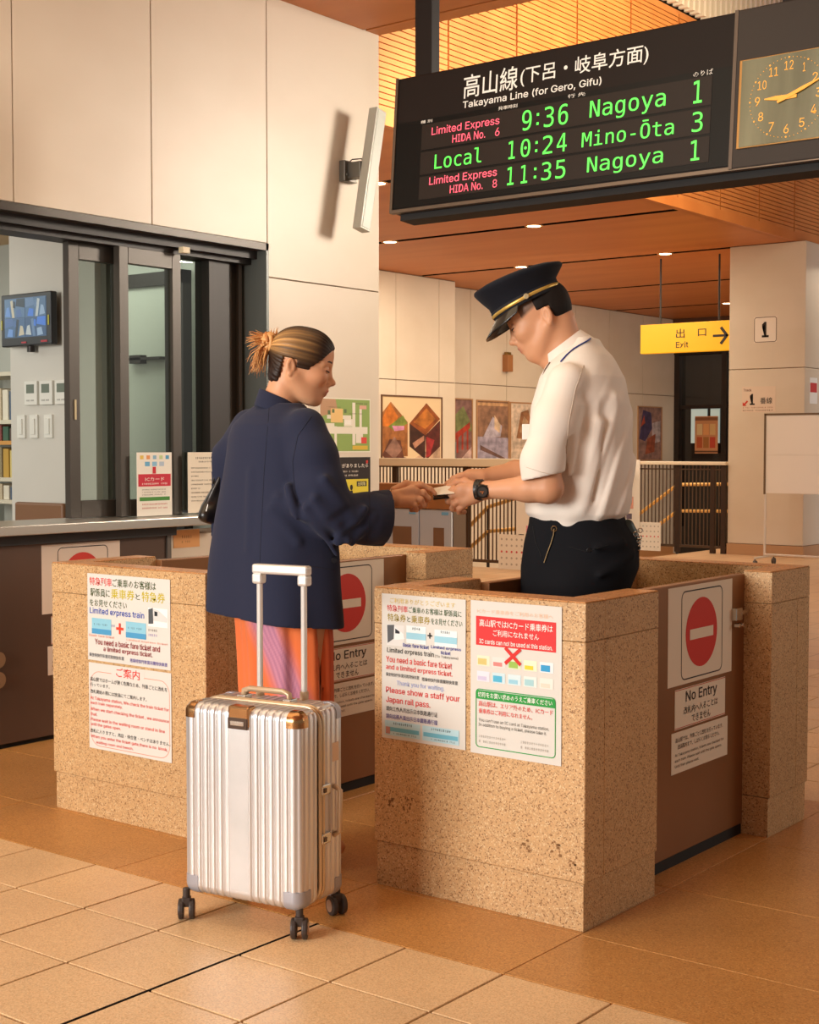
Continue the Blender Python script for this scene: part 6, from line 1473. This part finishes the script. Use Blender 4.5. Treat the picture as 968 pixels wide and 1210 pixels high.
vv, ff, n = hring([(0.0152, 0.1165, 0.1005, 0.0500, 0.0), (0.0152, 0.1185, 0.1025, 0.0515, 0.0), (0.0152, 0.1187, 0.1027, 0.0585, 0.0), (0.0152, 0.1170, 0.1010, 0.0600, 0.0)]); MB().add(vv, ff).build('gold_cord', M_gold, cp, smooth=True)
t = R(96); qb = HA(0.0152+0.1187*math.cos(t), 0.104*math.sin(t), 0.055); MB().cyl(qb, qb+HA.l*0.006, 0.0085, n=18).build('cap_button', mat('brass_button', 'C9B48A', 0.3, 0.6), cp, bevel=0.001)
vv = []; ff = []; n = 30; R_ = 6
for lay in (0, -0.0035):
    for j in range(R_):
        s = j/(R_-1)
        for i in range(n):
            t = R(-78 + 156*i/(n-1)); w = math.cos(t*0.5*180/156*1.0)**0.6
            ext = 0.052*s*max(0.02, math.cos(t*0.90))
            vv.append(HA(0.015+0.115*math.cos(t)+ext*math.cos(t*0.6), 0.099*math.sin(t)+ext*math.sin(t)*0.3, 0.044 - 0.040*s*max(0, math.cos(t*0.9))**0.8 + lay))
for lay in range(2):
    for j in range(R_-1):
        for i in range(n-1): a = lay*R_*n + j*n+i; ff.append((a, a+1, a+n+1, a+n))
for i in range(n-1): a = (R_-1)*n+i; ff.append((a, a+1, a+1+R_*n, a+R_*n))
MB().add(vv, ff).build('visor', M_vis, cp, smooth=True)
# --- shirt
rows = [(400, 684, 704), (410, 672, 716), (420, 658, 725), (432, 646, 732), (446, 638, 739), (480, 628, 746), (544, 624, 748), (592, 621, 746), (606, 623, 743), (614, 631, 732), (626, 634, 728)]
def silA(rows, ang, ratio, dy=0.0):
    out = []
    for py, xl, xr in rows:
        l, r = A(xl, py, dy)[0], A(xr, py, dy)[0]; c = (l+r)/2; hw = (r-l)/2; a = hw/math.sqrt((math.cos(ang))**2+(ratio*math.sin(ang))**2); out.append((A(690, py)[2], c, dy, a, a*ratio, ang))
    return out
# a = half width along the shoulder axis, b = chest depth; section silhouette solved from the measured outline
def secA(rows, wide):
    out = []
    for (py, xl, xr), a in zip(rows, wide):
        l, r = A(xl, py)[0], A(xr, py)[0]; hw = (r-l)/2; ca, sa = math.cos(axis), math.sin(axis)
        b2 = max(hw*hw-(a*ca)**2, 0.0009)/(sa*sa); out.append((A(690, py)[2], (l+r)/2, 0, a, math.sqrt(b2), axis))
    return out
sh_ = secA(rows, (0.070, 0.095, 0.125, 0.150, 0.175, 0.19, 0.18, 0.168, 0.162, 0.152, 0.148))
wa = wob(41, 7, 8, 18); wa2 = wob(42, 7, 22, 50)
def sfold(X, Y, Z, th, u, v):
    back = np.clip((X+0.03)/0.08, 0, 1); m = np.exp(-((Z-1.18)/0.22)**2)
    diag = np.sin((X*1.0 - (Z-1.2)*0.42)*95 + 2*wa(X, Y, Z))
    blouse = np.exp(-((Z-1.065)/0.03)**2)
    return -0.0085*m*back*np.maximum(diag, -0.3) + 0.003*wa(X, Y, Z) + 0.0012*wa2(X, Y, Z) - 0.003*blouse*np.sin(th*9)
FT = Field(A(600, 640, -0.33), A(765, 388, 0.33), 0.0048)
FT.loft(sh_, 0.0, fold=sfold, power=2.2)
FV = Field(A(600, 640, -0.33), A(765, 388, 0.33), 0.0048)
FV.chain([A(670, 452, -0.155), A(655, 500, -0.19), A(642, 545, -0.20), A(640, 590, -0.205)], [0.060, 0.064, 0.062, 0.062], 0.035)
FV.plane(A(641, 563, -0.20), (0.22, 0, -1.0)); FV.cone(A(641, 556, -0.20), A(640, 600, -0.205), 0.050, 0.056, 0.003, op='s')
FT.comb((slice(None),)*3, FV.d, 0.018)
FV = Field(A(600, 640, -0.33), A(765, 388, 0.33), 0.0048)
FV.chain([A(684, 448, 0.155), A(666, 500, 0.18), A(652, 545, 0.16), A(648, 585, 0.15)], [0.058, 0.062, 0.062, 0.060], 0.035)
FV.plane(A(650, 563, 0.15), (0.22, 0, -1.0)); FV.cone(A(652, 553, 0.155), A(648, 600, 0.15), 0.050, 0.054, 0.003, op='s')
FT.comb((slice(None),)*3, FV.d, 0.018)
FT.disp(lambda X, Y, Z: 0.0012*wa2(X, Y, Z))
for a, b, r in [(A(672, 520, -0.215), A(668, 575, -0.175), 0.009), (A(690, 470, -0.20), A(676, 540, -0.20), 0.007), (A(700, 480, -0.19), A(688, 560, -0.18), 0.006), (A(716, 480, -0.17), A(700, 590, -0.16), 0.006)]: FT.cone(a, b, r*0.7, r*0.3, 0.035, op='s')
for a, b, r in [(A(683, 480, -0.195), A(674, 560, -0.190), 0.007), (A(708, 500, -0.175), A(688, 600, -0.165), 0.008), (A(726, 470, -0.13), A(716, 585, -0.13), 0.007)]: FT.cone(a, b, r, r*0.4, 0.035)
FT.plane((0, 0, A(690, 622)[2]), (0, 0, -1)); FT.ell(A(660, 402, 0.0), (0.058, 0.058, 0.058), None, 0.006, 's')
M_shirt = mat('shirt_white', 'F0E6DA', 0.8, spec=0.25, sheen=0.15, bump=(350, 0.08, (1, 1, 1)))
shirt = link_mesh('shirt', [FT.mesh(1)], M_shirt, at_)
# collar: folded band round the tilted neck
nc = A(669, 414, 0.0); cu = nrm([-0.60, 0.0, 0.80]); cf = nrm([-0.8, 0.10, -0.60]); cl = np.cross(cu, cf)
def collar(r0, z0, r1, z1, n=44, gap=0.22):
    vv = []
    for (r, z) in ((r0, z0), (r1, z1), (r1+0.003, z1), (r0+0.003, z0)):
        for i in range(n):
            t = gap + (2*math.pi-2*gap)*i/(n-1); drop = -0.022*max(0, math.cos(t))**2 if z == z1 else 0
            vv.append(nc + cf*math.cos(t)*r*1.08 + cl*math.sin(t)*r*0.98 + cu*(z+drop))
    ff = [(q*n+i, q*n+i+1, ((q+1) % 4)*n+i+1, ((q+1) % 4)*n+i) for q in range(4) for i in range(n-1)] + [(0, n, 2*n, 3*n), (n-1, 2*n-1, 3*n-1, 4*n-1)]
    return MB().add(vv, ff)
collar(0.0660, 0.026, 0.084, -0.024).build('collar', M_shirt, shirt, smooth=True, bevel=0.001)
collar(0.0645, -0.03, 0.0655, 0.026).build('collar_stand', M_shirt, shirt, smooth=True)
M_lan = mat('lanyard_blue', '2B3F8C', 0.6)
bpy.context.view_layer.update()
def surfA(px, py, off=0.002, ob=None):
    a = Vector(A(px, py, -0.6)); b = Vector(A(px, py, 0.3)); hit, loc, nor, i = (ob or shirt).ray_cast(a, (b-a).normalized())
    return np.array(loc) + np.array(nor)*off if hit else None
def seamA(pts, r, name, m, ob, off=0.0005):
    P_ = []
    for (a, b) in zip(pts[:-1], pts[1:]):
        for t in np.linspace(0, 1, 10, endpoint=False):
            q = surfA(a[0]+(b[0]-a[0])*t, a[1]+(b[1]-a[1])*t, off, ob)
            if q is not None: P_.append(q)
    if len(P_) > 3: MB().tube(P_, r, 5).build(name, m, ob, smooth=True)
P_ = [surfA(x, y, 0.003) for x, y in ((697, 401), (693, 404), (686, 408), (678, 413), (670, 420), (663, 428))]
P_ = [A(694, 399, 0.0)] + [p for p in P_ if p is not None]
if len(P_) > 3: MB().tube(P_, 0.0034, 6, flat=0.6).build('lanyard', M_lan, at_, smooth=True)
M_seams = mat('shirt_seam', 'CDBFAE', 0.8)
seamA([(690, 432), (680, 460), (672, 500), (669, 540)], 0.0011, 'seam', M_seams, shirt); seamA([(622, 552), (640, 558), (659, 562)], 0.0010, 'seam', M_seams, shirt)
# name badge flap at the chest
q = A(624, 508, -0.12); MB().box(q+np.array([-0.018, -0.004, -0.03]), q+np.array([0.016, 0.0, 0.018])).build('name_badge', mat('badge_white', 'F4F0EA', 0.4), at_, bevel=0.002)
MB().tube([A(650, 428, -0.075), A(644, 437, -0.075), A(641, 446, -0.075)], 0.0022, 6).build('collar_pin', mat('pin_dark', '6A5240', 0.4, 0.6), at_)

# --- trousers
rows = [(610, 627, 736), (618, 627, 740), (640, 622, 753), (670, 618, 753), (700, 617, 742), (760, 619, 738)]
tt_ = secA(rows, (0.150, 0.152, 0.165, 0.172, 0.172, 0.17))
wt = wob(51, 6, 8, 22)
FP = Field(A(600, 1045, -0.26), A(775, 596, 0.26), 0.007)
FP.loft(tt_, 0.0, power=2.3, fold=lambda X, Y, Z, th, u, v: 0.0035*wt(X, Y, Z)-0.0*Z)
for s_ in (-1, 1):
    o_ = np.array([math.cos(axis), math.sin(axis), 0])*0.088*s_ + np.array([-0.005, 0, 0])
    FP.chain([o_+(0, 0, 0.84), o_+(-0.012, 0, 0.5), o_+(0.008, 0, 0.07)], [0.098, 0.078, 0.066], 0.03)
    fo = np.array([math.cos(fa_), math.sin(fa_), 0])
    FS_ = Field(o_+(-0.22, -0.14, -0.005), o_+(0.12, 0.22, 0.11), 0.006)
    FS_.chain([o_+fo*-0.05+(0, 0, 0.038), o_+fo*0.07+(0, 0, 0.036), o_+fo*0.18+(0, 0, 0.03)], [0.042, 0.045, 0.034], 0.03); FS_.plane((0, 0, 0.002), (0, 0, -1))
    link_mesh('shoe', [FS_.mesh(1)], mat('shoe_leather', '141212', 0.25), at_)
FP.cone(A(634, 622, -0.17), A(637, 665, -0.185), 0.005, 0.003, 0.01, op='s')
for a, b, r in [(A(700, 650, -0.2), A(735, 640, -0.14), 0.006), (A(710, 680, -0.19), A(748, 655, -0.11), 0.006)]: FP.cone(a, b, r*0.6, r*0.3, 0.03)
M_trou = mat('trousers_black', '121318', 0.85, spec=0.2, bump=(300, 0.08, (1, 1, 1)))
trou = link_mesh('trousers', [FP.mesh(1)], M_trou, at_)
bpy.context.view_layer.update()
M_tseam = mat('trouser_seam', '0B0B0E', 0.8)
seamA([(630, 622), (633, 640), (642, 662)], 0.0014, 'pocket_seam', M_tseam, trou); seamA([(672, 646), (694, 652), (722, 643)], 0.0012, 'pocket_seam', M_tseam, trou)
q = surfA(696, 650, 0.0, trou)
if q is not None: MB().cyl(q+np.array([0, 0.002, 0]), q+np.array([0, -0.0035, 0]), 0.007, n=16).build('button', mat('button_black', '0A0A0C', 0.3), trou, bevel=0.001)
P_ = [surfA(x, y, 0.005, trou) for x, y in ((655.6, 625), (655, 632), (652, 642), (648, 653), (644, 665))]; P_ = [p for p in P_ if p is not None]
M_chain = mat('chain_brass', 'A88A62', 0.3, 0.9)
if len(P_) > 2:
    MB().tube(P_, 0.0017, 6).build('key_chain', M_chain, at_); MB().tube([P_[0]+np.array([math.cos(t), 0, math.sin(t)])*0.008 for t in np.linspace(0, 6.1, 14)], 0.0018, 6).build('key_ring', M_chain, at_)
# belt pouch with keys at the back of the hip
po = empty('key_pouch', parent=at_)
pc = A(746, 630, -0.03)
FQ = Field(pc-np.array([0.05, 0.05, 0.06]), pc+np.array([0.05, 0.05, 0.06]), 0.004); FQ.cone(pc+np.array([-0.012, 0, 0.022]), pc+np.array([0.002, 0, -0.018]), 0.022, 0.026, 0.01)
link_mesh('pouch', [FQ.mesh(1)], mat('pouch_teal', '3A4A48', 0.35), po)
mb = MB(); r_ = random.Random(2)
for k in range(6): c = pc+np.array([0.016, -0.024, 0.01]) + np.array([r_.uniform(-.008, .010), r_.uniform(-.006, .004), -k*0.011]); mb.tube([c+np.array([math.cos(t)*0.007, 0.001, math.sin(t)*0.007]) for t in np.linspace(0, 6.1, 10)], 0.0018, 5)
mb.build('keys', M_chrome, po)
MB().tube([pc+np.array([0.01, -0.02, -0.02]), pc+np.array([0.02, -0.025, -0.045]), pc+np.array([0.014, -0.02, -0.075])], 0.005, 7).build('strap', mat('strap_black', '151210', 0.5), po)
# --- wrist watch on the near wrist
wt_ = empty('wrist_watch', parent=at_); wc = A(567, 579, -0.110); wd = nrm(aW-A(625, 577, -0.175)); wu = nrm(np.cross(wd, [0, 0, 1])); wv = np.cross(wd, wu)
M_wb = mat('watch_black', '161514', 0.4)
vv = []; n = 32
for (c, r) in ((-0.010, 0.0295), (0.010, 0.0295), (0.009, 0.0335), (-0.009, 0.0335)):
    for i in range(n): t = 2*math.pi*i/n; vv.append(wc + wd*c + (wu*math.cos(t)+wv*math.sin(t))*r)
MB().add(vv, [(q*n+i, q*n+(i+1) % n, ((q+1) % 4)*n+(i+1) % n, ((q+1) % 4)*n+i) for q in range(4) for i in range(n)]).build('watch_strap', M_wb, wt_, smooth=False)
fn = nrm([0.15, -1, -0.10]); fc = wc + fn*0.031
MB().cyl(fc, fc+fn*0.011, 0.0225, 0.020, n=28).build('watch_case', M_wb, wt_, bevel=0.0015)
MB().cyl(fc+fn*0.0112, fc+fn*0.0118, 0.015, n=28).build('watch_dial', mat('dial_grey', '4A4642', 0.25), wt_)
a_ = nrm(np.cross(fn, [0, 0, 1])); b_ = np.cross(fn, a_)
mb = MB()
for k in range(4):
    t = R(45+90*k); p = fc + (a_*math.cos(t)+b_*math.sin(t))*0.0215; mb.box(p-0.0035, p+0.0035)
mb.build('watch_lug', M_wb, wt_, bevel=0.001); MB().cyl(fc+fn*0.0118+a_*-0.004, fc+fn*0.0122+a_*0.008, 0.0012).cyl(fc+fn*0.0118, fc+fn*0.0122+b_*0.007, 0.0012).build('watch_hand', mat('hand_orange', 'C8763A', 0.4), wt_)

# --- ticket and ticket case passed between the hands
tk = empty('ticket', (0, 0, 0), 0, 'small white ticket held between the hands of the two people', 'ticket')
def w2(fr, p): return np.array(Vector(fr.base) + Matrix.Rotation(-YAW, 4, 'Z') @ Vector(p))
c1 = w2(A, A(511, 577, -0.060)); c2 = w2(A, A(537, 572, -0.040)); c3 = w2(A, A(537, 583, -0.105)); c4 = w2(A, A(511, 585, -0.105))
nn = nrm(np.cross(c2-c1, c4-c1)); MB().add([c1, c2, c3, c4] + [c + nn*0.0008 for c in (c1, c2, c3, c4)], [(0, 1, 2, 3), (4, 5, 6, 7), (0, 1, 5, 4), (1, 2, 6, 5), (2, 3, 7, 6), (3, 0, 4, 7)]).build('card', mat('card_white', 'F3ECDC', 0.5), tk)
tc_ = empty('ticket_case', (0, 0, 0), 0, 'thin black card case under the white ticket between the hands', 'card case')
d1, d2, d3, d4 = [w2(A, A(*q)) for q in ((512, 584, -0.055), (531, 582, -0.045), (531, 589, -0.095), (512, 591, -0.100))]
nn = nrm(np.cross(d2-d1, d4-d1)); MB().add([d1, d2, d3, d4] + [c - nn*0.005 for c in (d1, d2, d3, d4)], [(0, 1, 2, 3), (4, 5, 6, 7), (0, 1, 5, 4), (1, 2, 6, 5), (2, 3, 7, 6), (3, 0, 4, 7)]).build('case', mat('case_black', '1A1512', 0.35), tc_, bevel=0.001)
